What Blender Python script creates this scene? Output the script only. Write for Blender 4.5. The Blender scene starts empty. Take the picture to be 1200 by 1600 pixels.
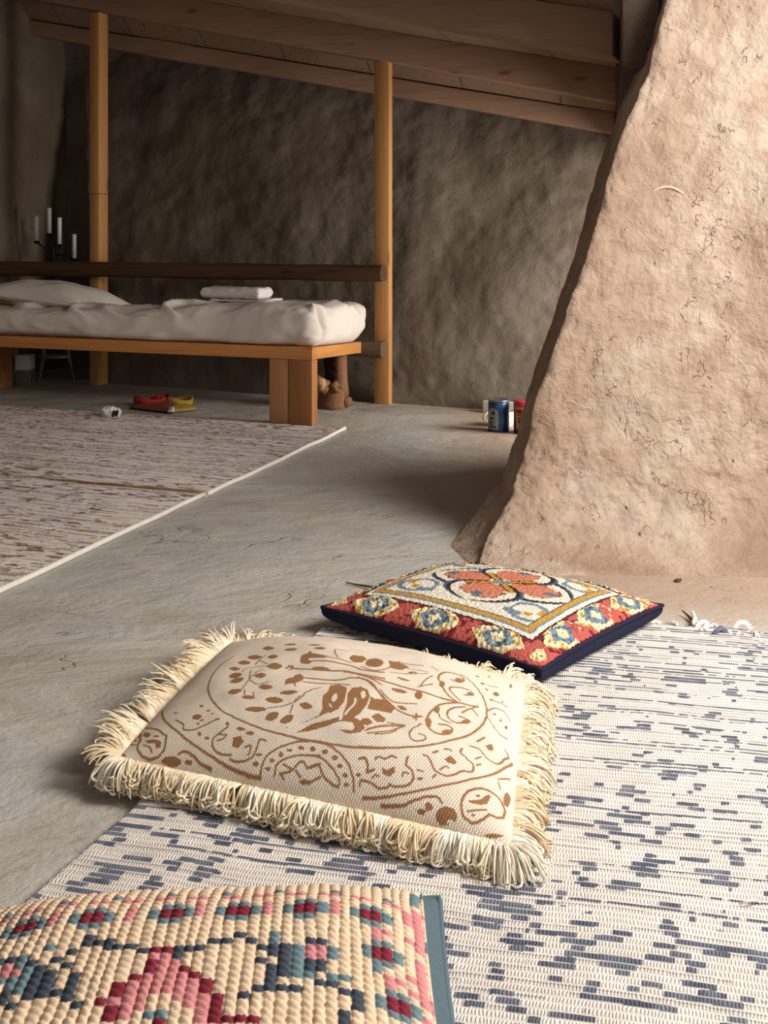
import math, random
import numpy as np
F = 1650.0            # focal length in pixels of the 1200x1600 frame
HZ = 373.0            # row of the eye level
EYE = 1.0             # height of the camera above the floor

def fl(x, y, z=0.0):
    """point of the place seen at pixel x, y at height z"""
    Y = F*(EYE-z)/(y-HZ)
    return np.array([(x-600.0)/F*Y, Y, z])

def dp(x, y, Y):
    """point of the place seen at pixel x, y at distance Y"""
    return np.array([(x-600.0)/F*Y, Y, EYE-(y-HZ)/F*Y])

def px(p):
    p = np.asarray(p, float)
    return 600+F*p[..., 0]/p[..., 1], HZ+F*(EYE-p[..., 2])/p[..., 1]

def lin(*c):
    c = np.asarray(c, float)/255.0
    return np.where(c <= .04045, c/12.92, ((c+.055)/1.055)**2.4)

# ------------------------------------------------------------------ noise
def _hash(ix, iy, iz, seed):
    ix, iy, iz = (np.atleast_1d(v) for v in (ix, iy, iz))
    h = (ix*374761393 + iy*668265263 + iz*2147483647 + seed*1274126177) & 0xffffffff
    h = ((h ^ (h >> 13))*1274126177) & 0xffffffff
    h = ((h ^ (h >> 16))*2246822519) & 0xffffffff
    return ((h ^ (h >> 15)) & 0xffff)/65535.0

def vnoise(x, y, z=0.0, seed=0):
    x, y, z = np.broadcast_arrays(np.asarray(x, float), np.asarray(y, float), np.asarray(z, float))
    ix, iy, iz = (np.floor(v).astype(np.int64) for v in (x, y, z))
    fx, fy, fz = x-ix, y-iy, z-iz
    fx, fy, fz = (f*f*(3-2*f) for f in (fx, fy, fz))
    r = np.zeros(x.shape)
    for dx in (0, 1):
        for dy in (0, 1):
            for dz in (0, 1):
                w = (fx if dx else 1-fx)*(fy if dy else 1-fy)*(fz if dz else 1-fz)
                r = r+w*_hash(ix+dx, iy+dy, iz+dz, seed).reshape(x.shape)
    return r*2-1

def fbm(x, y, z=0.0, seed=0, octaves=4, gain=.5):
    r, a = 0, 1.0
    for o in range(octaves):
        r = r+a*vnoise(np.asarray(x)*2**o, np.asarray(y)*2**o, np.asarray(z)*2**o, seed+o*17)
        a *= gain
    return r

def smooth(e0, e1, x):
    t = np.clip((x-e0)/(e1-e0), 0, 1)
    return t*t*(3-2*t)

# ------------------------------------------------------------------ cushion surface
class Cushion:
    """four seam corners (a,b) = (0,0),(1,0),(1,1),(0,1); puffed up above and flattened below"""
    def __init__(s, c00, c10, c11, c01, puff, pinch, n=2.6, m=.62, seed=1, lump=.004, skew=(0, 0)):
        s.c = [np.asarray(c, float) for c in (c00, c10, c11, c01)]
        s.puff, s.pinch, s.n, s.m, s.seed, s.lump, s.skew = puff, pinch, n, m, seed, lump, skew
    def seam(s, a, b):
        u, v = 2*a-1, 2*b-1
        u2 = u*(1-s.pinch*(1-v*v)*u*u)
        v2 = v*(1-s.pinch*(1-u*u)*v*v)
        a, b = (u2+1)/2, (v2+1)/2
        a, b = a[..., None], b[..., None]
        return s.c[0]*(1-a)*(1-b)+s.c[1]*a*(1-b)+s.c[2]*a*b+s.c[3]*(1-a)*b
    def prof(s, a, b):
        u, v = np.abs(2*a-1), np.abs(2*b-1)
        return np.clip((1-u**s.n)*(1-v**s.n), 0, 1)**s.m
    def top(s, a, b):
        a, b = np.broadcast_arrays(np.asarray(a, float), np.asarray(b, float))
        p = s.seam(a, b)
        pr = s.prof(a, b)
        tilt = 1+s.skew[0]*(a-.5)+s.skew[1]*(b-.5)
        l = s.lump*fbm(a*4, b*4, 0, s.seed, 3)*pr
        p[..., 2] += s.puff*pr*tilt+l
        return p
    def bottom(s, a, b, floor, drop):
        a, b = np.broadcast_arrays(np.asarray(a, float), np.asarray(b, float))
        p = s.seam(a, b)
        p[..., 2] = np.maximum(floor, p[..., 2]-drop*s.prof(a, b)**.22)
        return p

NEAR = Cushion((-.575, .96, .05), (.105, 1.0, .05), (.079, 1.512, .055), (-.575, 1.475, .05),
               .085, .03, n=3.2, m=.55, seed=5)
FRINGED = Cushion(fl(184, 1184, .055), fl(800, 1322, .045), fl(822, 1066, .06), fl(362, 1002, .06),
                  .108, .005, n=2.3, m=.62, seed=9, lump=.006)
STITCHED = Cushion(fl(502, 949, .065), fl(846, 1047, .062), fl(1036, 946, .062), fl(702, 888, .055),
                   .068, .04, n=2.8, m=.62, seed=3, lump=.003, skew=(-.1, .25))
PRINT = """
l 3 138,589 136,573 132,553 126,535 122,517 122,495 124,469 126,445 128,421 132,395 136,373 140,351 144,333 148,319 152,307 156,295 162,283 168,269 178,253 186,238 198,222 208,210 220,196 232,184 244,174 257,166 269,160 281,152 295,146 313,140 331,134 349,130 365,126 375,124 385,124 395,122 407,120 419,120 435,118 449,118 463,116 477,116 493,116 507,116 519,116 529,118 539,118 547,118 557,118 569,120 581,120 595,120 611,122 629,126 651,132 669,138 683,142
f 0 261,631 261,623 257,619 251,613 242,613 232,623 224,631 220,639 220,647 222,655 228,661 238,657 248,647 257,639
f 0 327,655 327,649 323,645 315,643 305,645 297,647 291,649 287,655 287,659 293,661 299,667 309,665 317,663 325,657
f 0 345,595 343,591 339,585 331,583 321,585 311,589 303,595 299,601 301,603 305,609 313,613 323,611 333,607 341,601
f 0 244,549 244,541 240,533 232,529 222,529 210,539 200,549 196,557 194,569 200,573 208,577 218,577 230,567 240,557
f 0 299,539 301,527 297,523 293,515 285,515 277,521 269,531 265,539 265,547 267,555 273,559 281,559 289,553 295,547
f 0 224,497 224,489 222,481 214,477 204,479 194,485 186,493 180,505 180,513 184,519 190,525 200,523 212,513 220,505
f 0 208,441 208,435 204,431 198,427 190,429 182,435 174,443 170,451 170,455 174,459 180,461 188,459 196,455 204,447
f 0 333,455 335,445 331,435 325,425 315,423 303,429 293,439 289,445 289,455 293,463 299,473 309,475 321,469 329,463
f 0 228,393 230,383 226,377 222,367 214,365 204,369 196,375 190,383 190,391 192,401 196,409 206,411 214,409 224,401
f 0 246,357 246,349 244,339 240,329 232,323 222,325 214,327 210,333 208,341 210,353 214,363 224,367 234,365 242,361
f 0 307,379 307,373 303,367 299,359 291,359 283,361 277,365 273,371 273,377 275,385 281,391 287,393 297,389 303,385
f 0 347,303 345,299 341,295 333,291 325,289 315,293 307,299 305,303 305,309 309,315 317,319 325,319 335,315 343,309
f 0 261,281 263,273 259,267 255,259 246,255 236,259 230,261 226,265 226,271 228,279 234,285 242,287 251,287 257,285
f 0 311,248 311,244 305,242 299,238 289,238 281,240 275,242 271,246 273,248 277,253 285,257 293,257 301,255 307,253
f 0 393,248 391,244 385,238 377,232 365,232 353,234 345,238 341,244 343,248 349,255 357,259 369,261 381,257 389,253
f 0 421,293 421,289 415,283 405,277 395,275 383,275 375,277 373,279 373,283 379,289 389,293 399,297 411,297 419,295
f 0 357,200 357,194 349,190 339,184 325,182 313,182 303,186 299,188 299,194 307,200 317,206 331,208 343,208 353,204
f 0 395,190 395,184 395,174 391,166 385,158 377,156 369,158 365,160 363,166 365,174 369,184 375,190 383,192 391,192
f 0 435,190 437,184 435,174 433,164 425,158 417,154 411,154 407,156 405,162 407,170 411,180 417,188 425,192 431,192
f 0 477,232 477,226 471,224 465,220 455,222 447,228 441,234 439,238 441,242 447,246 453,251 463,248 471,242 475,238
f 0 407,639 407,633 403,629 395,627 387,627 379,629 373,631 371,633 371,639 375,645 383,645 391,647 399,645 405,643
f 0 431,605 431,599 427,593 421,589 413,589 405,591 399,595 395,599 397,603 401,607 407,613 415,613 423,611 429,607
f 0 481,449 479,443 471,439 461,435 449,435 439,437 429,443 425,449 427,455 435,457 445,461 457,461 469,457 477,453
l 2.09 337,449 317,449 287,451 257,451 236,447 226,439 222,431 222,421 222,413
l 2.12 253,565 251,555 248,541 246,525 244,513 244,501 244,491 246,479 246,473
l 2.09 242,519 283,469
l 2.01 285,421 281,417 277,409 271,401 269,385 265,371 265,349 263,331 263,315 261,305 261,295 259,289 259,283
l 2 327,337 321,333 313,327 305,319 297,317 289,323 279,333 271,341 267,345
l 1.94 477,335 471,327 461,319 453,307 445,297 441,289 441,281 439,273 437,265 429,255 423,244 413,236 403,228 393,220 379,214 367,210 359,206
l 1.93 433,275 423,251
l 1.9 423,234 423,198
l 1.97 269,287 277,257
l 1.96 297,275 305,255
l 2.03 248,419 261,355
f 0 377,497 371,545 387,559 387,579 401,559 429,553 453,547 445,525 419,521 397,515 405,501 421,493 407,475 385,479
l 4.05 419,499 429,499 443,499 459,499 473,499 485,499 499,497 511,497 521,497 533,495 543,491 553,487 565,481 575,481 587,479 599,479 607,481 615,481 621,483 625,485 627,487
l 2.64 455,537 527,519
f 0 513,549 517,587 545,605 563,583 553,543 533,527
f 0 613,571 613,549 609,529 601,515 589,513 579,515 569,525 563,543 563,561 565,583 575,597 585,607 597,603 607,591
l 2.31 559,507 565,503 575,495 585,489 593,487 603,487 611,493 619,501 625,505
l 1.81 499,621 493,617 483,615 473,613 465,611 461,607 461,599 461,593 463,585 467,575 473,561 479,549 483,541
l 4.35 349,445 351,449 355,453 357,459 361,461 363,459 365,453 367,449 373,447 385,443 401,441 419,439 439,437 459,439 481,443 501,449 517,455 527,455 533,455 537,453 549,451 569,449 595,445 619,443 635,445
l 2.93 351,463 355,459 359,455 365,449 367,445 367,441 365,437 363,435 361,433
f 0 377,319 371,353 377,367 387,375 387,391 401,407 415,389 419,367 411,349 403,341 411,311 397,335 385,329
l 3.7 417,381 425,383 439,383 453,385 467,387 479,389 493,393 505,395 515,401 527,405 535,413 545,419 555,421 563,423 571,423 581,419 589,415 599,407 607,397 617,387 625,377 633,367 641,355 647,345 653,339
l 3.11 423,355 433,357 449,359 467,361 481,365 493,367 503,371 513,373 521,375 529,375 537,375 545,373 549,373
l 2.55 519,449 527,449 541,447 555,447 567,443 577,439 585,437 591,433 599,429 609,423 619,417 627,411 633,409
f 0 499,357 521,371 547,355 551,323 555,277 545,236 523,210 481,176 451,152 417,136 447,154 477,178 501,200 505,230 497,263 493,289 501,311
f 0 555,323 561,355 581,373 603,363 615,331 615,287 605,240 587,202 565,194 563,230 563,273
c 0 533,287 533,279 531,271 527,267 525,267 521,275 519,281 519,289 519,297 521,305 523,311 527,311 529,305 533,295
f 0 455,130 491,168 535,192 555,208 559,190 525,164 489,144
f 0 557,188 569,194 593,196 601,182 597,170 579,166 563,162 589,156 617,170 627,190 619,210 597,216 571,208 563,198
f 0 613,220 629,232 641,220 631,200 619,206
f 0 635,242 645,265 665,259 669,238 651,226
f 0 617,331 657,313 661,283 623,269
m 3.26 581,303 581,299 583,291 583,283 583,273 579,261 575,246 571,232 569,222
c 0 603,333 605,325 603,317 603,311 599,311 595,315 593,321 591,327 589,335 591,343 591,351 595,353 599,347 601,341
m 2.17 519,255 527,244
m 2.41 525,216 517,208 507,196 495,186 481,176 469,166 455,158 441,150 433,146
f 0 619,269 619,317 639,331 663,339 687,315 681,285 643,277
l 3.11 565,427 573,423 583,421 593,417 603,409 611,401 617,393 625,381 631,371 641,359 651,349 659,337 669,329 675,321 683,315 689,309 697,305 703,303 711,301 719,299 727,299 735,301 743,305 752,309 758,313
l 2.49 743,317 745,289
l 2.23 737,293 752,307
f 0 611,214 627,230 643,222 635,206 619,202
f 0 637,242 649,267 671,255 669,238 651,230
l 1.92 629,182 635,188 643,196 655,206 665,214 679,224 695,234 711,242 721,248
l 1.91 635,176 643,180 655,186 667,194 679,202 691,212 703,226 713,238 721,246
l 1.9 655,180 661,184 671,188 679,194 689,200 695,208 701,216 705,226 709,232
l 1.92 677,242 721,251
l 1.92 633,190 643,198 655,210 671,224 683,234 693,240 705,244 715,248 721,251
l 3.77 563,443 575,441 593,435 613,431 631,431 647,431 663,433 679,433 695,435 707,435 721,437 733,439 745,441 760,443 774,447 790,453 804,459 816,463 828,467 840,473 852,481 862,487 872,495 882,505 888,511
f 0 621,613 649,619 685,597 669,545 639,537
l 2.4 555,481 563,481 575,481 589,481 599,483 609,489 617,497 623,509 629,519 633,535 635,553 637,571 639,581
l 2.46 645,623 651,623 661,619 671,619 681,621 691,625 703,629 713,635 719,641
l 2.12 683,577 689,579 699,583 709,587 717,593 723,595 729,597 735,599 739,601
l 2.09 645,501 655,505 667,513 681,521 693,531 707,543 719,561 731,577 739,587
f 0 705,413 703,409 697,403 689,399 679,397 669,397 663,401 661,403 663,407 669,413 677,417 687,419 697,419 703,417
f 0 717,321 715,317 711,315 707,313 701,313 697,317 693,321 691,325 693,329 697,331 701,335 707,333 713,329 715,325
f 0 745,427 745,419 743,409 739,401 735,397 731,401 727,405 725,413 725,421 727,431 729,439 735,443 739,439 743,433
f 0 713,567 713,561 709,555 703,547 699,539 693,537 689,537 687,539 687,543 691,549 695,557 701,563 707,567 711,567
f 0 703,481 701,479 695,475 689,473 679,471 673,473 667,475 665,477 667,481 671,485 679,487 687,489 695,487 701,485
l 2.55 635,381 641,373 653,359 665,347 675,341 683,339 691,343 699,347 707,351 715,357 723,363 731,369 737,373
l 2.05 727,459 731,463 735,469 739,475 743,483 749,491 754,499 760,507 762,513
l 2.08 733,473 735,483 737,497 739,515 743,533 745,549 749,565 752,575 754,583
l 1.83 741,655 764,637
l 3.68 836,471 830,475 822,477 812,481 804,489 798,497 794,509 788,523 784,537 780,551 774,565 770,579 770,591 770,603 772,615 776,629 780,639 784,649 790,657 796,663 804,669 810,673 816,673 820,673 826,671 830,667 834,663 836,655 838,649 836,639 834,629 830,619 826,611 822,609 814,607 808,609 804,609
f 0 836,641 834,633 832,625 828,617 822,613 818,613 814,617 812,621 814,629 816,637 820,645 826,649 830,649 834,645
f 0 794,551 794,539 792,527 790,515 788,511 784,513 780,519 778,529 778,539 778,553 782,565 784,569 788,565 792,559
l 3.28 842,489 838,491 832,495 824,501 820,507 814,513 810,519 808,527 808,537 810,547 816,557 824,567 830,573 838,579 846,583 854,585 860,585 864,583 868,579 870,573 870,567 866,561 860,553 854,545 848,539
f 0 872,569 870,563 868,559 864,553 860,551 856,553 854,557 852,559 854,565 856,571 860,575 864,577 868,575 870,571
l 3.29 840,473 834,467 824,457 814,447 806,437 800,427 794,417 790,407 786,395 782,381 778,365 774,347 772,331 772,319 770,309 770,301 772,293 774,285 778,279 782,273 788,271 792,269 798,267 804,269 810,271 816,275 822,281 828,287 832,295 834,301 836,309 836,315 836,321 834,325 830,327 826,327 822,327 816,323 810,319 806,315 802,313
f 0 838,307 838,303 834,295 830,287 824,283 818,281 814,281 812,283 812,287 816,295 820,303 828,309 832,311 838,311
f 0 796,391 796,383 796,373 792,363 790,361 786,363 782,369 780,375 780,383 782,393 784,401 788,405 792,401 796,397
f 0 784,303 784,295 784,287 782,279 778,277 776,281 772,285 772,293 772,301 772,309 774,317 776,319 780,317 784,311
l 3.08 858,467 852,461 844,451 838,445 830,435 826,427 822,419 818,409 816,401 816,393 816,383 818,377 820,371 822,365 828,363 832,359 838,361 844,363 852,371 858,379 864,385 868,391 870,397 872,403 872,407 866,405 858,405 850,403 846,403
f 0 876,405 876,399 872,391 868,383 862,377 858,375 854,375 852,377 854,383 856,389 860,397 866,403 872,407 874,407
l 2.16 760,279 756,273 752,263 745,253 741,244 739,234 737,226 737,218 739,214 741,208 745,204 752,202 756,202 762,206 768,210 774,216 778,222 778,226 778,230 776,234 774,236 770,236 766,236 762,234 760,234
l 2.62 862,453 888,515
l 2.57 874,481 892,457
l 2.59 852,427 870,473
l 2.52 796,365 798,361 798,355 800,349 802,345 808,343 816,343 822,343 828,345
l 3.09 824,691 830,685 842,679 852,669 862,659 870,645 880,633 886,617 894,605 898,587 904,571 906,553 910,539 912,523 912,505 914,489 912,471 910,451 908,433 904,415 900,397 894,379 888,361 880,341 874,327 866,311 858,297 848,281 838,267 828,251 816,234 802,218 788,204 770,190 754,180 733,168 715,158 691,148 663,138 639,132 621,126
l 2.08 914,525 916,533 920,549 924,563 930,579 934,587 942,599 948,605 954,611 958,605 964,601 968,593 972,591
l 1.98 916,487 920,481 926,473 932,465 936,457 942,453 946,449 950,445 954,445 958,447 962,451 966,455 970,461
f 0 936,699 934,689 932,681 928,671 924,667 920,667 918,671 918,679 920,689 922,697 926,707 930,711 932,707 934,703
f 0 964,866 964,858 964,848 962,836 960,830 958,832 958,840 956,846 956,856 956,866 958,880 960,884 962,882 964,876
f 0 936,547 936,543 934,537 934,533 932,529 930,527 928,527 928,529 928,533 928,535 930,541 932,547 934,547 936,549
f 0 952,539 952,535 952,531 950,525 948,521 946,519 946,521 946,525 946,529 946,533 948,539 950,543 950,541 952,543
f 0 968,531 968,527 968,521 966,513 964,507 962,507 960,507 960,511 960,517 960,521 962,529 964,535 966,537 968,537
f 0 906,675 906,673 904,671 902,667 900,667 898,669 896,671 896,675 896,677 898,679 900,681 902,681 904,679 906,679
f 0 892,707 890,701 890,699 886,693 884,693 882,693 880,695 880,697 880,701 882,705 884,709 888,711 890,711 890,707
f 0 922,629 922,627 922,625 920,619 918,615 916,611 914,609 914,611 914,615 914,617 916,623 918,627 920,629 922,631
f 0 950,669 948,665 948,663 946,659 944,657 944,661 942,661 942,663 942,665 944,669 946,673 948,675 948,671 950,673
f 0 902,820 902,816 900,812 898,808 896,806 896,810 894,812 894,814 894,818 896,824 896,826 898,828 900,826 902,824
f 0 876,752 874,749 872,745 870,741 868,741 864,739 862,741 862,743 862,745 864,749 868,754 870,756 872,756 874,754
l 1.85 886,711 890,713 894,713 900,717 906,723 912,729 918,739 924,747 928,754
l 1.8 914,613 918,617 922,623 928,629 934,637 940,643 948,651 954,655 960,663
l 3.34 28,257 36,236 46,212 56,188 68,168 80,150 96,132 110,118 124,106 138,94 152,82 164,72 178,64 196,54 212,48 230,40 246,34 261,30 275,24 287,22 299,18 313,16 325,14 339,12 351,12 363,10 375,10 385,10 393,10
l 3.44 106,86 110,76 114,62 118,48 120,38 120,30 116,24 114,18 110,14 106,12 100,10 94,8 88,6 82,8 74,10 66,12 60,16 54,22 48,28 42,36 38,46 36,56 32,70 30,84 26,100 16,120 8,140 8,144 8,148 8,156 8,166 10,170 26,148 38,138 50,128 62,120 70,114 80,106 88,98 94,92 100,86
f 0 48,70 78,70 102,60 108,40 96,36 86,54 64,56
l 2.21 4,88 4,94 4,98 6,106 6,112 6,118 6,122 18,104 24,96 30,88 34,80 38,72 38,68 38,64 36,60 32,56 30,54 24,56 18,60 12,66 4,78
f 0 58,92 58,88 56,86 54,82 48,84 40,90 34,98 30,106 28,114 28,120 34,118 40,114 48,106 54,100
f 0 88,82 88,80 86,78 82,78 78,78 74,80 70,82 68,84 68,88 70,88 74,88 78,88 82,86 86,84
l 2.49 54,50 58,48 64,46 70,44 74,42 78,38 84,32 86,28 88,24
f 0 20,84 20,82 20,78 18,78 14,82 10,88 4,98 6,96 6,98 6,102 6,104 6,108 12,96 16,90
f 0 178,12 176,8 170,4 160,2 146,2 136,2 126,4 122,6 124,10 130,16 140,18 152,20 164,18 174,16
f 0 208,14 208,12 206,10 202,8 196,8 192,8 188,10 186,12 186,14 188,16 192,18 198,18 202,18 206,16
l 3.05 164,26 166,28 170,30 174,34 180,34 184,34 190,32 194,32 200,28 208,26 214,22 222,18 230,14 238,12 246,10 255,10 261,8
f 0 20,10 20,8 18,4 14,0 6,0 0,2 0,0 0,2 0,6 0,14 2,20 2,28 10,20 18,14
l 2.76 269,130 269,128 271,124 271,120 271,116 267,110 263,104 257,98 253,92 248,86 246,82 244,76 244,70 246,64 248,58 253,52 257,48 261,46 267,42 273,42 279,40 285,40 293,40 301,42 305,42
f 0 297,86 305,90 315,94 329,80 319,60 301,62
f 0 323,116 321,114 319,112 313,110 309,108 303,110 299,112 297,114 297,116 299,120 305,122 311,122 317,120 321,118
f 0 349,108 349,104 347,102 343,100 337,100 333,100 329,102 327,104 327,108 329,110 333,112 339,112 343,112 347,110
l 2.7 385,92 381,94 377,94 371,94 367,92 367,86 367,78 367,70 367,62 365,56 363,50 361,46 357,42 351,38 343,34 335,32 327,30 321,30 315,30 309,32 305,32
l 2.15 257,74 261,76 263,76 267,78 271,80 273,82 275,86 277,90 277,92 273,92 267,92 261,92 257,92
l 2.42 335,66 339,68 343,70 347,72 351,70 351,68 351,60 351,54 349,50
f 0 387,56 387,54 383,52 381,50 375,50 371,50 369,52 367,52 367,54 371,56 373,56 379,58 383,58 385,56
f 0 383,34 383,32 381,30 377,28 373,28 369,28 365,30 365,32 365,34 367,36 371,38 375,38 379,38 381,36
f 0 273,128 273,126 271,124 271,122 267,122 265,124 263,126 261,128 261,130 263,132 263,134 267,134 269,132 271,130
l 2.5 110,150 116,146 126,138 134,132 142,126 144,122 146,114 146,110 150,104 156,102 164,100 172,100 180,102 186,104 192,108 198,114 204,118 212,124 220,132 230,138 234,142
f 0 184,158 186,152 184,148 180,144 174,142 168,144 162,146 158,152 158,156 158,162 162,166 168,168 176,166 182,162
f 0 104,186 104,184 102,184 100,182 96,184 92,186 90,188 88,192 88,194 88,196 92,194 96,194 100,190 102,188
f 0 188,126 190,124 188,122 186,122 184,122 182,122 180,124 178,126 178,128 180,130 182,130 184,130 186,130 188,128
f 0 202,182 202,180 200,178 198,176 194,178 192,178 188,182 188,182 188,184 188,186 192,186 194,188 198,186 200,184
f 0 198,140 198,138 196,138 194,136 192,136 188,136 186,138 184,140 184,142 186,142 188,144 192,144 196,142 198,140
f 0 208,88 208,86 208,82 206,80 204,80 200,82 198,84 196,88 196,90 196,94 198,96 200,96 204,94 206,90
f 0 234,78 234,76 234,74 230,72 228,72 224,72 222,74 220,76 220,78 222,80 224,80 228,82 232,80 234,78
f 0 174,206 172,206 172,202 170,202 166,202 162,204 160,206 158,208 158,210 160,212 162,214 166,212 168,212 172,208
f 0 242,142 242,140 240,140 238,138 234,138 232,138 230,140 228,142 228,144 230,146 232,146 234,148 238,146 240,144
f 0 218,168 218,166 216,166 214,164 212,164 208,166 206,168 206,168 206,170 208,170 210,170 212,172 214,170 216,170
l 2.7 389,12 391,18 391,26 391,34 393,42 395,50 397,54 401,60 405,64 411,70 417,76 423,82 431,88 439,92 447,98 455,102 463,106 473,110 483,112 493,114 501,116 509,118 515,118 519,118 523,120
l 2.38 427,18 427,22 427,28 427,36 429,42 433,46 437,50 441,54 447,58 453,62 461,66 469,70 479,74 493,76 507,78 521,80 531,82
f 0 439,66 439,64 437,62 435,58 433,58 429,60 427,62 427,64 427,66 427,70 429,72 431,72 435,70 437,68
f 0 459,82 459,80 457,78 453,76 451,76 447,76 443,78 443,78 443,80 445,82 447,84 451,86 455,84 459,84
f 0 487,94 487,92 485,90 483,88 479,88 475,88 473,90 471,92 471,94 473,96 477,98 479,98 483,98 485,96
f 0 517,98 517,96 515,94 513,92 509,90 505,92 503,94 501,96 501,98 503,100 505,104 509,104 513,102 515,100
f 0 421,48 421,46 419,44 417,42 415,42 411,42 409,44 407,46 407,48 409,50 411,52 415,52 417,50 421,50
f 0 415,30 415,28 413,26 411,24 407,24 403,24 401,26 399,28 399,28 401,30 405,32 407,34 411,32 413,32
l 2.66 441,24 445,24 453,28 461,30 467,34 473,40 477,48 483,56 487,60 493,60 497,56 503,50 507,48 515,50 523,54 531,58 535,62
l 2.63 479,36 493,26
l 2.06 445,44 467,38
f 0 523,22 521,20 517,18 511,16 503,14 495,16 491,16 489,18 489,18 495,20 501,24 509,24 515,24 521,24
l 2.05 441,24 453,16
l 2.88 489,116 499,116 513,116 527,116 539,116 549,112 559,110 567,104 577,100 585,94 591,88 599,82 605,76 611,68 615,60 619,52 623,46 625,38 627,32 627,26 629,22
l 2.55 499,78 505,78 515,80 527,78 537,76 547,72 555,66 563,60 571,56 577,50 581,44 587,40 589,36 591,32 591,28 589,24 589,22
f 0 517,98 517,96 515,92 513,90 509,90 505,90 503,92 501,96 501,98 503,100 505,104 509,104 513,102 515,100
f 0 549,96 549,94 547,90 545,88 541,88 537,88 535,90 533,92 533,96 535,98 539,100 541,102 545,100 547,98
f 0 577,86 577,84 575,80 571,78 569,78 565,78 563,80 561,82 561,84 563,88 565,90 569,92 573,90 575,88
f 0 593,68 591,66 591,64 587,62 585,62 581,62 579,64 577,66 579,68 579,70 583,72 585,72 589,72 591,70
f 0 609,50 609,48 607,46 605,44 601,44 597,44 595,46 595,48 595,50 597,52 599,54 603,54 605,54 607,52
f 0 615,32 615,30 613,28 611,26 607,26 605,26 603,28 601,30 601,30 603,32 607,34 609,34 613,34 615,34
f 0 641,58 641,56 639,54 637,52 633,50 631,52 627,52 627,54 627,56 629,58 631,60 635,62 639,60 641,60
l 2.54 505,46 511,50 517,54 523,58 529,60 535,56 541,48 545,42 551,36 557,32 563,30 567,28 573,26 577,24 581,24 585,24 587,24
l 2.55 515,18 543,34
l 2.79 653,14 663,16 679,18 695,22 711,26 723,30 737,36 752,42 766,48 782,56 800,66 816,76 832,88 850,102 868,118 884,136 898,154 912,170 924,188 936,208 948,232 960,263 970,297 982,337 988,363
l 3.5 629,94 631,96 635,98 639,100 643,100 645,98 649,94 651,88 653,84 653,78 653,74 653,70 653,66 657,68 661,70 665,74 669,76
l 2.81 641,34 641,36 641,40 641,42 643,46 647,46 653,46 659,46 665,46 671,44 675,42 681,40 685,38 691,38 697,40 703,42 707,44 709,46 711,48 711,50 711,50
l 2.87 669,104 669,106 669,108 671,110 673,112 677,114 683,114 687,112 693,114 695,116 699,120 701,124 705,126 707,128 711,126 713,126 717,126
l 3.12 745,140 743,134 743,126 743,118 743,112 747,110 752,108 756,106 760,102 762,96 764,90 766,84 764,78 762,72 760,68 756,64 752,60 745,56 737,54 731,52 725,50 721,50 715,50 713,52 711,52
l 2.2 739,80 739,82 739,84 739,88 739,90 741,90 745,92 749,92 752,92
l 2.21 669,56 669,58 671,60 673,64 675,66 677,66 679,64 683,64 683,64
l 2.52 772,110 786,112
l 2.85 780,164 782,164 786,164 790,164 794,160 798,154 802,146 806,138 810,130 816,126 824,124 832,124 838,124 846,128 852,134 858,140 864,148 866,152 870,158 872,162 876,166 880,170 886,172 892,176 896,180 900,188 900,196 900,204 898,210 896,216 890,218 884,220 880,224 876,228 870,228 868,232 864,234 864,238 866,246 866,251 868,255
l 2.9 802,184 812,196
l 2.91 826,214 828,216 830,218 834,222 836,222 838,224 840,222 842,222 844,222
l 2.51 810,104 816,116
l 2.22 824,136 826,140 828,144 832,150 836,156 838,156 840,156 842,154 844,154
l 2.6 884,287 888,289 894,293 900,297 906,299 912,297 916,289 922,285 926,279 934,279 940,279 948,283 954,289 958,299 964,317 966,329 970,343 974,355 976,361 978,367 978,371 976,377 974,383 970,387 968,389
l 2.68 900,329 916,369
l 2.27 902,242 914,267
l 2.25 906,218 916,234
l 1.93 958,222 986,275
l 1.89 960,212 966,188
l 2.43 898,46 940,76
l 3.08 699,10 707,10 719,12 733,14 743,16 752,18 758,22 762,26 768,28 776,34 786,38 794,44 802,48 810,50 816,52 822,54 828,54 832,52 834,48 836,46 838,44
f 0 687,88 701,84 717,100 721,86 709,68 691,72
f 0 830,180 844,202 860,188 856,176 838,170
f 0 920,333 936,361 942,337 930,323
f 0 790,92 788,88 786,86 784,84 780,82 778,84 774,84 774,86 774,86 776,90 780,92 782,94 786,94 788,92
l 3.42 946,66 944,60 938,50 934,42 928,36 924,30 918,26 914,24 908,22 904,24 898,26 892,28 888,32 886,38 884,44 882,50 882,58 882,66 884,76 886,86 890,96 894,106 898,112 904,120 910,128 916,134 922,140 928,144 934,146 942,150 948,150 956,150 962,148 966,144 972,140 974,130 978,124 980,116 980,104 978,92 978,86 974,78 970,74 966,70 960,66 958,68 954,66 950,66 948,66
f 0 896,76 920,96 936,120 944,114 938,94 926,82 904,72
f 0 916,46 916,44 914,42 912,40 910,38 908,38 906,40 906,40 906,42 908,44 910,46 912,46 914,46 916,46
f 0 924,114 922,112 922,110 920,106 916,102 914,102 912,102 912,104 912,106 914,110 916,112 918,114 920,114 922,114
f 0 946,128 946,126 944,120 940,114 938,112 934,110 932,112 930,112 930,116 934,122 936,128 940,132 944,134 946,132
f 0 876,26 874,18 868,10 858,6 846,4 836,4 828,8 826,14 828,22 834,30 844,38 854,40 866,40 872,34
c 0 868,12 868,10 866,8 862,8 858,6 856,8 852,8 852,10 852,10 856,14 858,16 862,16 866,16 868,14
f 0 818,30 818,26 816,22 812,20 808,18 804,20 800,22 800,24 800,28 802,32 806,36 810,36 814,36 816,32
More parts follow.
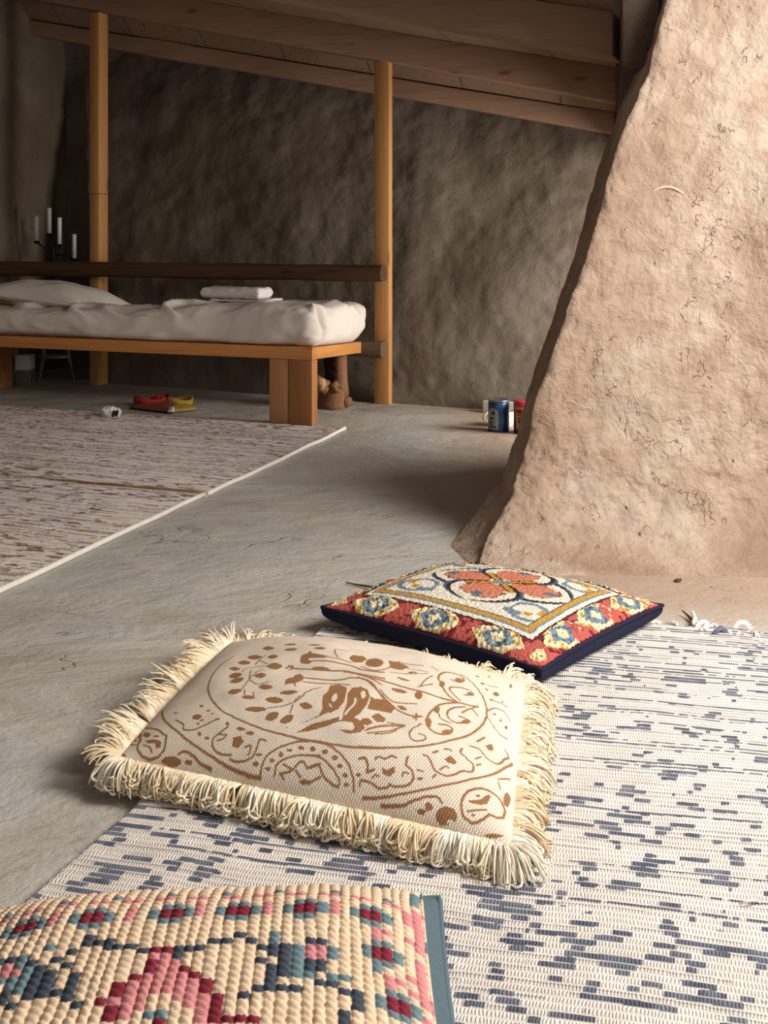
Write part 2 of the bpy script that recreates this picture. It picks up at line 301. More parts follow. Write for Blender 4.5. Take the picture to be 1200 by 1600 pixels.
f 0 804,18 804,16 800,12 796,10 790,10 786,10 782,12 782,14 782,16 786,18 790,20 794,20 800,20 802,18
f 0 990,186 990,172 988,156 986,142 982,134 978,136 976,146 974,154 974,166 976,182 980,198 982,204 986,202 990,198
f 0 980,20 978,16 972,12 964,6 956,4 948,4 942,4 938,4 940,6 946,10 954,14 964,18 972,20 978,22
"""
# stitches of the near cushion, row by row: 0 cream 1 teal 2 slate 3 crimson 4 pink
KNIT = [
[0, 0, 0, 0, 0, 0, 0, 0, 0, 0, 0, 0, 0, 0, 0, 0, 0, 0, 0, 0, 0, 0, 0, 0, 0, 0, 0, 0, 0, 0, 0, 0, 0, 0, 0, 0, 0, 0, 0, 0, 0, 0, 0, 0, 0, 0],
[0, 0, 0, 0, 0, 0, 0, 0, 0, 0, 0, 0, 0, 0, 0, 0, 0, 0, 0, 0, 0, 0, 0, 0, 0, 0, 0, 0, 0, 0, 0, 0, 0, 0, 0, 0, 0, 0, 0, 0, 0, 0, 0, 0, 0, 0],
[0, 0, 0, 0, 0, 0, 0, 0, 0, 0, 0, 0, 0, 0, 0, 0, 0, 0, 0, 0, 0, 0, 0, 0, 0, 0, 0, 0, 0, 0, 0, 0, 0, 0, 0, 0, 0, 0, 0, 0, 0, 0, 0, 0, 0, 0],
[0, 0, 0, 0, 0, 0, 0, 0, 0, 0, 0, 0, 0, 0, 0, 0, 0, 0, 0, 0, 0, 0, 0, 0, 0, 0, 0, 0, 0, 0, 0, 0, 0, 0, 0, 0, 0, 0, 0, 0, 0, 0, 0, 0, 0, 0],
[0, 0, 0, 0, 0, 0, 0, 0, 0, 0, 0, 0, 0, 0, 0, 0, 0, 0, 0, 0, 0, 0, 0, 0, 0, 0, 0, 0, 0, 0, 0, 0, 0, 0, 0, 0, 0, 0, 0, 0, 0, 0, 0, 0, 0, 0],
[0, 0, 0, 0, 0, 0, 0, 0, 0, 0, 0, 0, 0, 0, 0, 0, 0, 0, 0, 0, 0, 0, 0, 0, 0, 0, 0, 0, 0, 0, 0, 0, 0, 0, 0, 0, 0, 0, 0, 0, 0, 0, 0, 0, 0, 0],
[0, 0, 0, 0, 0, 0, 0, 0, 0, 0, 0, 0, 0, 0, 0, 0, 0, 0, 0, 0, 0, 0, 0, 0, 0, 0, 0, 0, 0, 0, 0, 0, 0, 0, 0, 0, 0, 0, 0, 0, 0, 0, 0, 0, 0, 0],
[0, 0, 0, 0, 0, 0, 0, 0, 0, 0, 0, 0, 0, 0, 0, 0, 0, 0, 0, 0, 0, 0, 0, 0, 0, 0, 0, 0, 0, 0, 0, 0, 0, 0, 0, 0, 0, 0, 0, 0, 0, 0, 0, 0, 0, 0],
[0, 0, 0, 0, 0, 0, 0, 0, 0, 0, 0, 0, 0, 0, 0, 0, 0, 0, 0, 0, 0, 0, 0, 0, 0, 0, 0, 0, 0, 0, 0, 0, 0, 0, 0, 0, 0, 0, 0, 0, 0, 0, 0, 0, 0, 0],
[0, 0, 0, 0, 0, 0, 0, 0, 0, 0, 0, 0, 0, 0, 0, 0, 0, 0, 0, 0, 0, 0, 0, 0, 0, 0, 0, 0, 0, 0, 0, 0, 0, 0, 0, 0, 0, 0, 0, 0, 0, 0, 0, 0, 0, 0],
[0, 0, 0, 0, 0, 0, 0, 0, 0, 0, 0, 0, 0, 0, 0, 0, 0, 0, 0, 0, 0, 0, 0, 0, 0, 0, 0, 0, 0, 0, 0, 0, 0, 0, 0, 0, 0, 0, 0, 0, 0, 0, 0, 0, 0, 0],
[0, 0, 0, 0, 0, 0, 0, 0, 0, 0, 0, 0, 0, 0, 0, 0, 0, 0, 0, 0, 0, 0, 0, 0, 0, 0, 0, 0, 0, 0, 0, 0, 0, 0, 0, 0, 0, 0, 0, 0, 0, 0, 0, 0, 0, 0],
[0, 0, 0, 0, 0, 0, 0, 0, 0, 0, 0, 0, 0, 0, 0, 0, 0, 0, 0, 0, 0, 0, 0, 0, 0, 0, 0, 0, 0, 0, 0, 0, 0, 0, 0, 0, 0, 0, 0, 0, 0, 0, 0, 0, 0, 0],
[0, 0, 0, 0, 0, 0, 0, 0, 0, 0, 0, 0, 0, 0, 0, 0, 0, 0, 0, 0, 0, 0, 0, 0, 0, 0, 0, 0, 0, 0, 0, 0, 0, 0, 0, 0, 0, 0, 0, 0, 0, 0, 0, 0, 0, 0],
[0, 0, 0, 0, 0, 0, 0, 0, 0, 0, 0, 0, 0, 0, 0, 0, 0, 0, 0, 0, 0, 0, 0, 0, 0, 0, 0, 0, 0, 0, 0, 0, 0, 0, 0, 0, 0, 0, 0, 0, 0, 0, 0, 4, 0, 0],
[0, 0, 0, 0, 0, 0, 0, 0, 0, 0, 0, 0, 0, 0, 0, 0, 0, 0, 0, 0, 0, 0, 3, 0, 0, 4, 3, 3, 3, 3, 0, 0, 0, 0, 0, 0, 2, 0, 0, 0, 0, 0, 0, 4, 0, 0],
[0, 0, 0, 0, 0, 0, 0, 0, 0, 0, 0, 0, 0, 0, 0, 0, 0, 0, 3, 4, 0, 1, 1, 0, 0, 4, 3, 0, 0, 0, 0, 0, 0, 0, 0, 0, 2, 0, 0, 0, 0, 0, 0, 4, 0, 0],
[0, 0, 0, 0, 0, 0, 0, 0, 0, 0, 0, 0, 0, 0, 0, 0, 0, 0, 3, 4, 4, 0, 0, 0, 4, 4, 3, 0, 0, 0, 0, 0, 0, 0, 0, 0, 0, 2, 0, 0, 1, 1, 0, 4, 0, 0],
[0, 0, 0, 0, 0, 0, 0, 0, 0, 0, 0, 0, 0, 0, 0, 2, 0, 3, 4, 4, 4, 0, 0, 4, 4, 4, 3, 0, 2, 0, 0, 0, 0, 0, 0, 0, 0, 2, 0, 1, 3, 3, 1, 4, 0, 0],
[0, 0, 0, 0, 0, 0, 0, 0, 0, 0, 2, 0, 0, 0, 2, 0, 0, 0, 3, 4, 4, 4, 4, 4, 4, 3, 0, 0, 0, 2, 2, 2, 2, 0, 0, 0, 2, 2, 0, 1, 3, 3, 1, 0, 0, 0],
[0, 0, 0, 0, 0, 0, 0, 0, 0, 2, 0, 2, 2, 2, 2, 0, 0, 0, 3, 4, 4, 4, 4, 4, 4, 3, 0, 0, 0, 0, 2, 0, 0, 0, 2, 2, 0, 0, 0, 0, 1, 1, 0, 4, 4, 0],
[0, 0, 0, 0, 0, 0, 0, 0, 0, 2, 1, 2, 2, 0, 2, 0, 0, 0, 0, 3, 4, 4, 4, 4, 3, 0, 0, 0, 0, 0, 2, 2, 1, 1, 0, 1, 1, 0, 0, 0, 4, 0, 4, 4, 4, 0],
[0, 0, 0, 0, 0, 0, 0, 0, 0, 1, 1, 2, 2, 0, 2, 0, 0, 0, 0, 0, 3, 4, 4, 3, 0, 0, 0, 0, 0, 0, 2, 2, 1, 2, 2, 0, 0, 0, 0, 0, 4, 4, 0, 4, 0, 0],
[0, 0, 0, 0, 0, 0, 0, 0, 1, 1, 1, 2, 2, 0, 0, 0, 0, 0, 0, 0, 3, 4, 4, 0, 0, 0, 0, 0, 0, 2, 0, 2, 1, 2, 2, 0, 0, 0, 0, 1, 0, 0, 4, 4, 0, 1],
[0, 0, 0, 0, 0, 0, 0, 0, 4, 4, 1, 2, 0, 2, 0, 0, 0, 0, 0, 0, 4, 4, 2, 0, 0, 0, 0, 0, 0, 0, 2, 2, 1, 4, 4, 1, 0, 0, 0, 1, 1, 0, 0, 4, 0, 1],
[0, 0, 0, 0, 0, 0, 0, 0, 4, 1, 2, 0, 2, 0, 0, 0, 0, 0, 0, 2, 3, 3, 2, 2, 2, 0, 0, 0, 0, 2, 2, 2, 1, 4, 4, 1, 0, 0, 1, 3, 3, 1, 0, 4, 0, 0],
[0, 0, 0, 0, 0, 0, 0, 2, 2, 1, 0, 0, 0, 2, 0, 0, 2, 2, 2, 0, 0, 0, 0, 0, 0, 2, 2, 0, 2, 0, 1, 0, 0, 2, 2, 0, 0, 0, 1, 3, 3, 1, 0, 4, 0, 0],
[0, 0, 0, 0, 0, 0, 0, 0, 0, 0, 0, 1, 0, 0, 2, 2, 2, 0, 0, 0, 0, 0, 0, 0, 0, 0, 0, 2, 0, 0, 1, 0, 0, 0, 0, 0, 0, 0, 0, 1, 1, 0, 0, 0, 0, 0],
[0, 0, 0, 0, 0, 0, 0, 0, 0, 0, 0, 0, 0, 0, 2, 0, 0, 0, 0, 0, 0, 0, 0, 0, 0, 0, 0, 0, 0, 0, 0, 0, 0, 0, 0, 0, 0, 0, 0, 4, 0, 0, 0, 4, 0, 0],
[0, 0, 0, 0, 0, 0, 0, 0, 0, 0, 0, 0, 0, 0, 0, 0, 0, 0, 0, 0, 0, 0, 0, 0, 0, 0, 0, 0, 0, 0, 0, 0, 0, 0, 0, 0, 0, 0, 0, 4, 4, 0, 4, 4, 1, 0],
[0, 1, 1, 0, 0, 0, 0, 1, 1, 0, 0, 0, 0, 1, 1, 0, 0, 0, 0, 0, 1, 1, 0, 0, 0, 0, 1, 1, 0, 0, 0, 0, 1, 1, 0, 0, 0, 0, 1, 1, 0, 0, 0, 4, 1, 0],
[1, 3, 3, 1, 4, 0, 1, 3, 3, 1, 4, 0, 1, 3, 3, 1, 0, 4, 0, 1, 3, 3, 1, 4, 0, 1, 3, 3, 1, 4, 0, 1, 3, 3, 1, 4, 0, 1, 3, 3, 1, 0, 0, 4, 0, 1],
[1, 3, 3, 1, 4, 0, 1, 3, 3, 1, 4, 0, 1, 3, 3, 1, 0, 4, 0, 1, 3, 3, 1, 4, 0, 1, 3, 3, 1, 4, 0, 1, 3, 3, 1, 4, 0, 1, 3, 3, 1, 0, 4, 4, 0, 1],
[0, 1, 1, 0, 4, 0, 0, 1, 1, 0, 4, 0, 0, 1, 1, 0, 0, 4, 0, 0, 1, 1, 0, 4, 0, 0, 1, 1, 0, 4, 0, 0, 1, 1, 0, 4, 0, 0, 1, 1, 0, 0, 4, 4, 0, 0],
[0, 0, 0, 0, 0, 0, 0, 0, 0, 0, 0, 0, 0, 0, 0, 0, 0, 0, 0, 0, 0, 0, 0, 0, 0, 0, 0, 0, 0, 0, 0, 0, 0, 0, 0, 0, 0, 0, 0, 0, 0, 0, 4, 4, 0, 0],
[0, 4, 4, 0, 4, 4, 0, 4, 4, 0, 4, 4, 0, 4, 4, 0, 4, 4, 0, 4, 4, 0, 4, 4, 0, 4, 4, 0, 4, 4, 0, 4, 4, 0, 4, 4, 0, 4, 4, 0, 4, 4, 0, 4, 4, 0],
[1, 0, 0, 0, 0, 1, 0, 0, 0, 0, 1, 0, 0, 0, 0, 1, 0, 0, 0, 0, 1, 0, 0, 0, 0, 1, 0, 0, 0, 0, 1, 0, 0, 0, 0, 1, 0, 0, 0, 0, 1, 0, 0, 0, 0, 0],
[0, 0, 0, 0, 0, 0, 0, 0, 0, 0, 0, 0, 0, 0, 0, 0, 0, 0, 0, 0, 0, 0, 0, 0, 0, 0, 0, 0, 0, 0, 0, 0, 0, 0, 0, 0, 0, 0, 0, 0, 0, 0, 0, 1, 0, 0],
[0, 0, 0, 0, 0, 0, 0, 0, 0, 0, 0, 0, 0, 0, 0, 0, 0, 0, 0, 0, 0, 0, 0, 0, 0, 0, 0, 0, 0, 0, 0, 0, 0, 0, 0, 0, 0, 0, 0, 0, 0, 0, 0, 1, 0, 0],
[0, 0, 0, 0, 0, 0, 0, 0, 0, 0, 0, 0, 0, 0, 0, 0, 0, 0, 0, 0, 0, 0, 0, 0, 0, 0, 0, 0, 0, 0, 0, 0, 0, 0, 0, 0, 0, 0, 0, 0, 0, 0, 0, 1, 0, 0],
[0, 0, 0, 0, 0, 0, 0, 0, 0, 0, 0, 0, 0, 0, 0, 0, 0, 0, 0, 0, 0, 0, 0, 0, 0, 0, 0, 0, 0, 0, 0, 0, 0, 0, 0, 0, 0, 0, 0, 0, 0, 0, 0, 1, 1, 0],
[0, 0, 0, 0, 0, 0, 0, 0, 0, 0, 0, 0, 0, 0, 0, 0, 0, 0, 0, 0, 0, 0, 0, 0, 0, 0, 0, 0, 0, 0, 0, 0, 0, 0, 0, 0, 0, 0, 0, 0, 0, 0, 0, 0, 1, 0],
[0, 0, 0, 0, 0, 0, 0, 0, 0, 0, 0, 0, 0, 0, 0, 0, 0, 0, 0, 0, 0, 0, 0, 0, 0, 0, 0, 0, 0, 0, 0, 0, 0, 0, 0, 0, 0, 0, 0, 0, 0, 0, 0, 0, 1, 0],
[0, 0, 0, 0, 0, 0, 0, 0, 0, 0, 0, 0, 0, 0, 0, 0, 0, 0, 0, 0, 0, 0, 0, 0, 0, 0, 0, 0, 0, 0, 0, 0, 0, 0, 0, 0, 0, 0, 0, 0, 0, 0, 0, 0, 0, 0]]
# ------------------------------------------------------------------ blender helpers
import bpy
C = bpy.context.scene.collection
SC = bpy.context.scene

class MB:
    """collects vertices, faces and optional colours / uvs of ONE mesh"""
    def __init__(s):
        s.v, s.f, s.n = [], [], 0
    def add(s, v, f):
        v = np.asarray(v, float).reshape(-1, 3)
        s.v.append(v)
        s.f += [tuple(int(i)+s.n for i in q) for q in f]
        s.n += len(v)
        return s
    def grid(s, P, wrap=False):
        n, m = P.shape[:2]
        f = []
        for i in range(n-1 if not wrap else n):
            for j in range(m-1):
                i2 = (i+1) % n
                f.append((i*m+j, i2*m+j, i2*m+j+1, i*m+j+1))
        return s.add(P.reshape(-1, 3), f)
    def box(s, o, ax, ay, az):
        """box from corner o along three edge vectors"""
        o, ax, ay, az = (np.asarray(q, float) for q in (o, ax, ay, az))
        v = [o, o+ax, o+ax+ay, o+ay, o+az, o+ax+az, o+ax+ay+az, o+ay+az]
        f = [(0, 3, 2, 1), (4, 5, 6, 7), (0, 1, 5, 4), (1, 2, 6, 5), (2, 3, 7, 6), (3, 0, 4, 7)]
        if np.dot(np.cross(ax, ay), az) < 0:
            f = [q[::-1] for q in f]
        return s.add(v, f)
    def tube(s, pts, rad, n=10, cap=True):
        pts = [np.asarray(p, float) for p in pts]
        rad = list(rad) if hasattr(rad, '__len__') else [rad]*len(pts)
        t0 = pts[1]-pts[0]
        ref = np.array([0, 0, 1.0]) if abs(t0[2]) < .9*np.linalg.norm(t0) else np.array([1.0, 0, 0])
        v = []
        nrm = None
        for i, p in enumerate(pts):
            t = pts[min(i+1, len(pts)-1)]-pts[max(i-1, 0)]
            t = t/(np.linalg.norm(t)+1e-9)
            if nrm is None:
                nrm = np.cross(t, ref)
            nrm = nrm-t*np.dot(nrm, t)
            nrm = nrm/(np.linalg.norm(nrm)+1e-9)
            b = np.cross(t, nrm)
            for k in range(n):
                a = 2*math.pi*k/n
                v.append(p+rad[i]*(math.cos(a)*nrm+math.sin(a)*b))
        f = []
        for i in range(len(pts)-1):
            for k in range(n):
                k2 = (k+1) % n
                f.append((i*n+k, i*n+k2, (i+1)*n+k2, (i+1)*n+k))
        if cap:
            f.append(tuple(range(n))[::-1])
            f.append(tuple(range((len(pts)-1)*n, len(pts)*n)))
        return s.add(v, f)
    def lathe(s, o, prof, n=32):
        o = np.asarray(o, float)
        v, f = [], []
        for r, z in prof:
            for k in range(n):
                a = 2*math.pi*k/n
                v.append(o+np.array([r*math.cos(a), r*math.sin(a), z]))
        m = len(prof)
        for i in range(m-1):
            for k in range(n):
                k2 = (k+1) % n
                f.append((i*n+k, i*n+k2, (i+1)*n+k2, (i+1)*n+k))
        if prof[0][0] > 1e-6:
            f.append(tuple(range(n))[::-1])
        if prof[-1][0] > 1e-6:
            f.append(tuple(range((m-1)*n, m*n)))
        return s.add(v, f)

def wpos(o):
    p = np.zeros(3)
    while o is not None:
        p += np.array(o.location)
        o = o.parent
    return p

def obj(name, mb, mat, parent=None, smooth_=True, bevel=0, col=None, uv=None, origin=None):
    """links the collected shape as ONE mesh object"""
    V = np.concatenate(mb.v)
    if parent is None:
        o0 = np.array([(V[:, 0].min()+V[:, 0].max())/2, (V[:, 1].min()+V[:, 1].max())/2, V[:, 2].min()]) if origin is None else np.asarray(origin, float)
        base = o0
    else:
        base = wpos(parent)
        o0 = np.zeros(3)
    me = bpy.data.meshes.new(name)
    V = V-base
    me.vertices.add(len(V))
    me.vertices.foreach_set('co', V.astype(np.float32).ravel())
    ln = np.array([len(f) for f in mb.f], dtype=np.int32)
    idx = np.fromiter((i for f in mb.f for i in f), dtype=np.int32, count=int(ln.sum()))
    me.loops.add(len(idx))
    me.loops.foreach_set('vertex_index', idx)
    me.polygons.add(len(ln))
    me.polygons.foreach_set('loop_start', np.concatenate([[0], np.cumsum(ln)[:-1]]).astype(np.int32))
    me.polygons.foreach_set('loop_total', ln)
    me.update(calc_edges=True)
    me.validate()
    if smooth_:
        me.polygons.foreach_set('use_smooth', np.ones(len(me.polygons), dtype=bool))
    if col is not None:
        at = me.color_attributes.new('Col', 'FLOAT_COLOR', 'POINT')
        c4 = np.ones((len(V), 4), dtype=np.float32)
        c4[:, :3] = np.asarray(col).reshape(-1, 3)
        at.data.foreach_set('color', c4.ravel())
    if uv is not None:
        ul = me.uv_layers.new(name='UVMap')
        u = np.asarray(uv, dtype=np.float32).reshape(-1, 2)[idx]
        ul.data.foreach_set('uv', u.ravel())
    me.materials.append(mat)
    o = bpy.data.objects.new(name, me)
    o.location = o0
    C.objects.link(o)
    if parent is not None:
        o.parent = parent
    if bevel:
        m = o.modifiers.new('Bevel', 'BEVEL')
        m.width = bevel
        m.segments = 2
        m.limit_method = 'ANGLE'
        m.angle_limit = math.radians(40)
        m.harden_normals = False
    return o

def tag(o, label=None, cat=None, group=None, kind=None):
    if label: o['label'] = label
    if cat: o['category'] = cat
    if group: o['group'] = group
    if kind: o['kind'] = kind
    return o

def thing(name, label, cat, loc, group=None):
    o = bpy.data.objects.new(name, None)
    o.location = tuple(float(q) for q in loc)
    o.empty_display_size = .05
    C.objects.link(o)
    return tag(o, label, cat, group)

def shade_flat_by_angle(o, ang=35):
    me = o.data
    me.polygons.foreach_set('use_smooth', np.zeros(len(me.polygons), dtype=bool))

# ------------------------------------------------------------------ materials
class NT:
    def __init__(s, name, rough=.8, spec=.3):
        s.m = bpy.data.materials.new(name)
        s.m.use_nodes = True
        s.t = s.m.node_tree
        s.b = s.t.nodes['Principled BSDF']
        s.b.inputs['Roughness'].default_value = rough
        s.b.inputs['Specular IOR Level'].default_value = spec
    def n(s, kind, **kw):
        nd = s.t.nodes.new(kind)
        for k, v in kw.items():
            if k.startswith('i_'):
                key = k[2:]
                key = int(key) if key.isdigit() else key.replace('_', ' ')
                nd.inputs[key].default_value = v
            else:
                setattr(nd, k, v)
        return nd
    def l(s, a, b):
        s.t.links.new(a, b)
    def coord(s, scale=(1, 1, 1), rot=(0, 0, 0), kind='Object'):
        tc = s.n('ShaderNodeTexCoord')
        mp = s.n('ShaderNodeMapping')
        mp.inputs['Scale'].default_value = scale
        mp.inputs['Rotation'].default_value = rot
        s.l(tc.outputs[kind], mp.inputs['Vector'])
        return mp.outputs['Vector']
    def noise(s, vec, scale, detail=5, rough=.55, dist=0):
        nd = s.n('ShaderNodeTexNoise')
        nd.inputs['Scale'].default_value = scale
        nd.inputs['Detail'].default_value = detail
        nd.inputs['Roughness'].default_value = rough
        nd.inputs['Distortion'].default_value = dist
        s.l(vec, nd.inputs['Vector'])
        return nd.outputs['Fac']
    def ramp(s, fac, stops):
        nd = s.n('ShaderNodeValToRGB')
        el = nd.color_ramp.elements
        while len(el) < len(stops):
            el.new(.5)
        for e, (p, c) in zip(el, stops):
            e.position = p
            c = lin(*c) if len(c) == 3 else c
            e.color = (float(c[0]), float(c[1]), float(c[2]), 1)
        s.l(fac, nd.inputs['Fac'])
        return nd.outputs['Color']
    def mix(s, fac, a, b, mode='MIX'):
        nd = s.n('ShaderNodeMix', data_type='RGBA', blend_type=mode)
        for src, i in ((fac, 0), (a, 6), (b, 7)):
            if isinstance(src, (int, float)):
                nd.inputs[i].default_value = src
            elif isinstance(src, tuple):
                c = lin(*src)
                nd.inputs[i].default_value = (float(c[0]), float(c[1]), float(c[2]), 1)
            else:
                s.l(src, nd.inputs[i])
        return nd.outputs[2]
    def math(s, op, a, b=None):
        nd = s.n('ShaderNodeMath', operation=op)
        for src, i in ((a, 0), (b, 1)):
            if src is None: continue
            if isinstance(src, (int, float)):
                nd.inputs[i].default_value = src
            else:
                s.l(src, nd.inputs[i])
        return nd.outputs[0]
    def color(s, c):
        if isinstance(c, tuple):
            c = lin(*c)
            s.b.inputs['Base Color'].default_value = (float(c[0]), float(c[1]), float(c[2]), 1)
        else:
            s.l(c, s.b.inputs['Base Color'])
        return s
    def bump(s, h, strength=.5, dist=.01, prev=None):
        nd = s.n('ShaderNodeBump')
        nd.inputs['Strength'].default_value = strength
        nd.inputs['Distance'].default_value = dist
        s.l(h, nd.inputs['Height'])
        if prev is not None:
            s.l(prev, nd.inputs['Normal'])
        s.l(nd.outputs['Normal'], s.b.inputs['Normal'])
        return nd.outputs['Normal']

def mat_plain(name, c, rough=.6, spec=.4, metal=0, var=.08):
    m = NT(name, rough, spec)
    m.b.inputs['Metallic'].default_value = metal
    v = m.coord()
    f = m.noise(v, 30, 3)
    c2 = tuple(max(0, min(255, q*(1-var))) for q in c)
    c3 = tuple(max(0, min(255, q*(1+var))) for q in c)
    m.color(m.ramp(f, [(.3, c2), (.7, c3)]))
    m.bump(f, .08, .002)
    return m.m

def mat_wood(name, ca, cb, cdark, ang=0, vertical=False, rough=.6, knots=True, tilt=0):
    """timber with the grain along local x turned by ang (or along z)"""
    m = NT(name, rough, .3)
    tc = m.n('ShaderNodeTexCoord')
    r0 = m.n('ShaderNodeMapping', vector_type='POINT')
    r0.inputs['Rotation'].default_value = (0, 0, -ang)
    m.l(tc.outputs['Object'], r0.inputs['Vector'])
    sc = m.n('ShaderNodeMapping')
    sc.inputs['Scale'].default_value = (30, 30, 1.6) if vertical else (1.6, 30, 30)
    m.l(r0.outputs['Vector'], sc.inputs['Vector'])
    g = m.noise(sc.outputs['Vector'], 1.0, 6, .6, .6)
    g2 = m.noise(sc.outputs['Vector'], 4.0, 4, .6)
    base = m.ramp(g, [(.28, cb), (.5, ca), (.72, cb)])
    base = m.mix(m.math('MULTIPLY', g2, .35), base, cdark)
    if knots:
        k = m.n('ShaderNodeMapping')
        k.inputs['Scale'].default_value = (9, 9, 2.6) if vertical else (2.6, 9, 9)
        m.l(r0.outputs['Vector'], k.inputs['Vector'])
        vo = m.n('ShaderNodeTexVoronoi')
        vo.inputs['Scale'].default_value = 1
        m.l(k.outputs['Vector'], vo.inputs['Vector'])
        kn = m.ramp(vo.outputs['Distance'], [(.05, (255, 255, 255)), (.17, (0, 0, 0))])
        base = m.mix(m.math('MULTIPLY', kn, .7), base, cdark)
    m.color(base)
    m.bump(g2, .25, .003)
    return m.m

def mat_clay(name, ca, cb, cc, big=1.2, fine=18, bump=.5, cracks=.5, rough=.9, dist=.03):
    m = NT(name, rough, .15)
    v = m.coord()
    f1 = m.noise(v, big, 6, .6, .4)
    f2 = m.noise(v, fine, 8, .65, .3)
    f3 = m.noise(v, fine*4, 4, .6)
    base = m.ramp(f1, [(.34, cc), (.5, ca), (.62, cb)])
    base = m.mix(m.math('MULTIPLY', m.ramp(f2, [(.42, (0, 0, 0)), (.7, (255, 255, 255))]), .35), base, cc)
    # little dark pits and straw flecks in the render
    sv = m.coord((1, 1, .55))
    vo = m.n('ShaderNodeTexVoronoi')
    vo.inputs['Scale'].default_value = 16
    m.l(sv, vo.inputs['Vector'])
    pit = m.ramp(vo.outputs['Distance'], [(.04, (255, 255, 255)), (.1, (0, 0, 0))])
    mask = m.ramp(m.noise(v, 5, 3), [(.55, (0, 0, 0)), (.62, (255, 255, 255))])
    pit = m.mix(1.0, pit, mask, 'MULTIPLY')
    # cracks: thin level lines of a distorted noise
    cf = m.noise(m.coord((1, 1, .7)), 13, 3, .6, .3)
    cr = m.math('ABSOLUTE', m.math('SUBTRACT', cf, .5))
    cr = m.ramp(cr, [(.0, (255, 255, 255)), (.014, (0, 0, 0))])
    cmask = m.ramp(m.noise(v, 9, 4, .6), [(.54, (0, 0, 0)), (.60, (255, 255, 255))])
    cr = m.mix(1.0, cr, cmask, 'MULTIPLY')
    dk = tuple(q*.42 for q in cc)
    base = m.mix(m.math('MULTIPLY', pit, .7), base, dk)
    base = m.mix(m.math('MULTIPLY', cr, cracks), base, dk)
    m.color(base)
    h = m.math('ADD', m.math('MULTIPLY', f2, 1.0), m.math('MULTIPLY', f3, .25))
    h = m.math('SUBTRACT', h, m.math('MULTIPLY', cr, .5*cracks))
    h = m.math('SUBTRACT', h, m.math('MULTIPLY', pit, .4))
    m.bump(h, bump, dist)
    return m.m

def mat_attr(name, rough=.9, spec=.15, weave=None, bump=.3, dist=.002, sheen=0):
    """cloth whose yarn colours sit in the mesh; weave = (period across, period along) in metres on the UV map"""
    m = NT(name, rough, spec)
    at = m.n('ShaderNodeVertexColor')
    at.layer_name = 'Col'
    c = at.outputs['Color']
    v = m.coord()
    f = m.noise(v, 260, 3, .6)
    c = m.mix(.22, c, m.ramp(f, [(.3, (120, 116, 110)), (.7, (255, 255, 255))]), 'MULTIPLY')
    m.color(c)
    h = f
    if weave:
        uvv = m.coord((1, 1, 1), kind='UV')
        sx = m.n('ShaderNodeSeparateXYZ')
        m.l(uvv, sx.inputs[0])
        ux = m.math('ADD', sx.outputs[0], m.math('MULTIPLY', m.math('SUBTRACT', m.noise(uvv, 35, 3), .5), weave[0]*2.2))
        bnd = m.math('FLOOR', m.math('DIVIDE', sx.outputs[1], weave[1]))
        a = m.math('SINE', m.math('ADD', m.math('MULTIPLY', ux, 2*math.pi/weave[0]), m.math('MULTIPLY', bnd, math.pi)))
        b = m.math('ABSOLUTE', m.math('SINE', m.math('MULTIPLY', sx.outputs[1], math.pi/weave[1])))
        h = m.math('ADD', m.math('MULTIPLY', m.math('MULTIPLY', m.math('ADD', a, 1), .5), b), m.math('MULTIPLY', f, .3))
    m.bump(h, bump, dist)
    return m.m

def mat_cloth(name, c, rough=.95, fine=220, bump=.25, var=.06, big=None):
    m = NT(name, rough, .12)
    v = m.coord()
    f = m.noise(v, fine, 3, .6)
    g = m.noise(v, 5, 4, .6)
    c2 = tuple(q*(1-var) for q in c)
    base = m.ramp(g, [(.35, c2), (.65, c)])
    base = m.mix(.12, base, m.ramp(f, [(.35, (150, 145, 140)), (.65, (255, 255, 255))]), 'MULTIPLY')
    m.color(base)
    m.bump(f, bump, .0015)
    return m.m
# ================================================================== BUILD
rng = random.Random(7)
nr = np.random.RandomState(11)
def V3(*a): return np.array(a, float)
Z3 = V3(0, 0, 1)

# ------------------------------------------------------------------ camera
cam = bpy.data.cameras.new('camera')
cam.sensor_fit = 'VERTICAL'
cam.sensor_height = 36.0
cam.lens = F/1600*36.0
cam.shift_y = (HZ-800.0)/1600.0
cam.clip_start = .05
cam.dof.use_dof = False
camo = bpy.data.objects.new('camera', cam)
camo.location = (0, 0, EYE)
camo.rotation_euler = (math.pi/2, 0, 0)
C.objects.link(camo)
SC.camera = camo

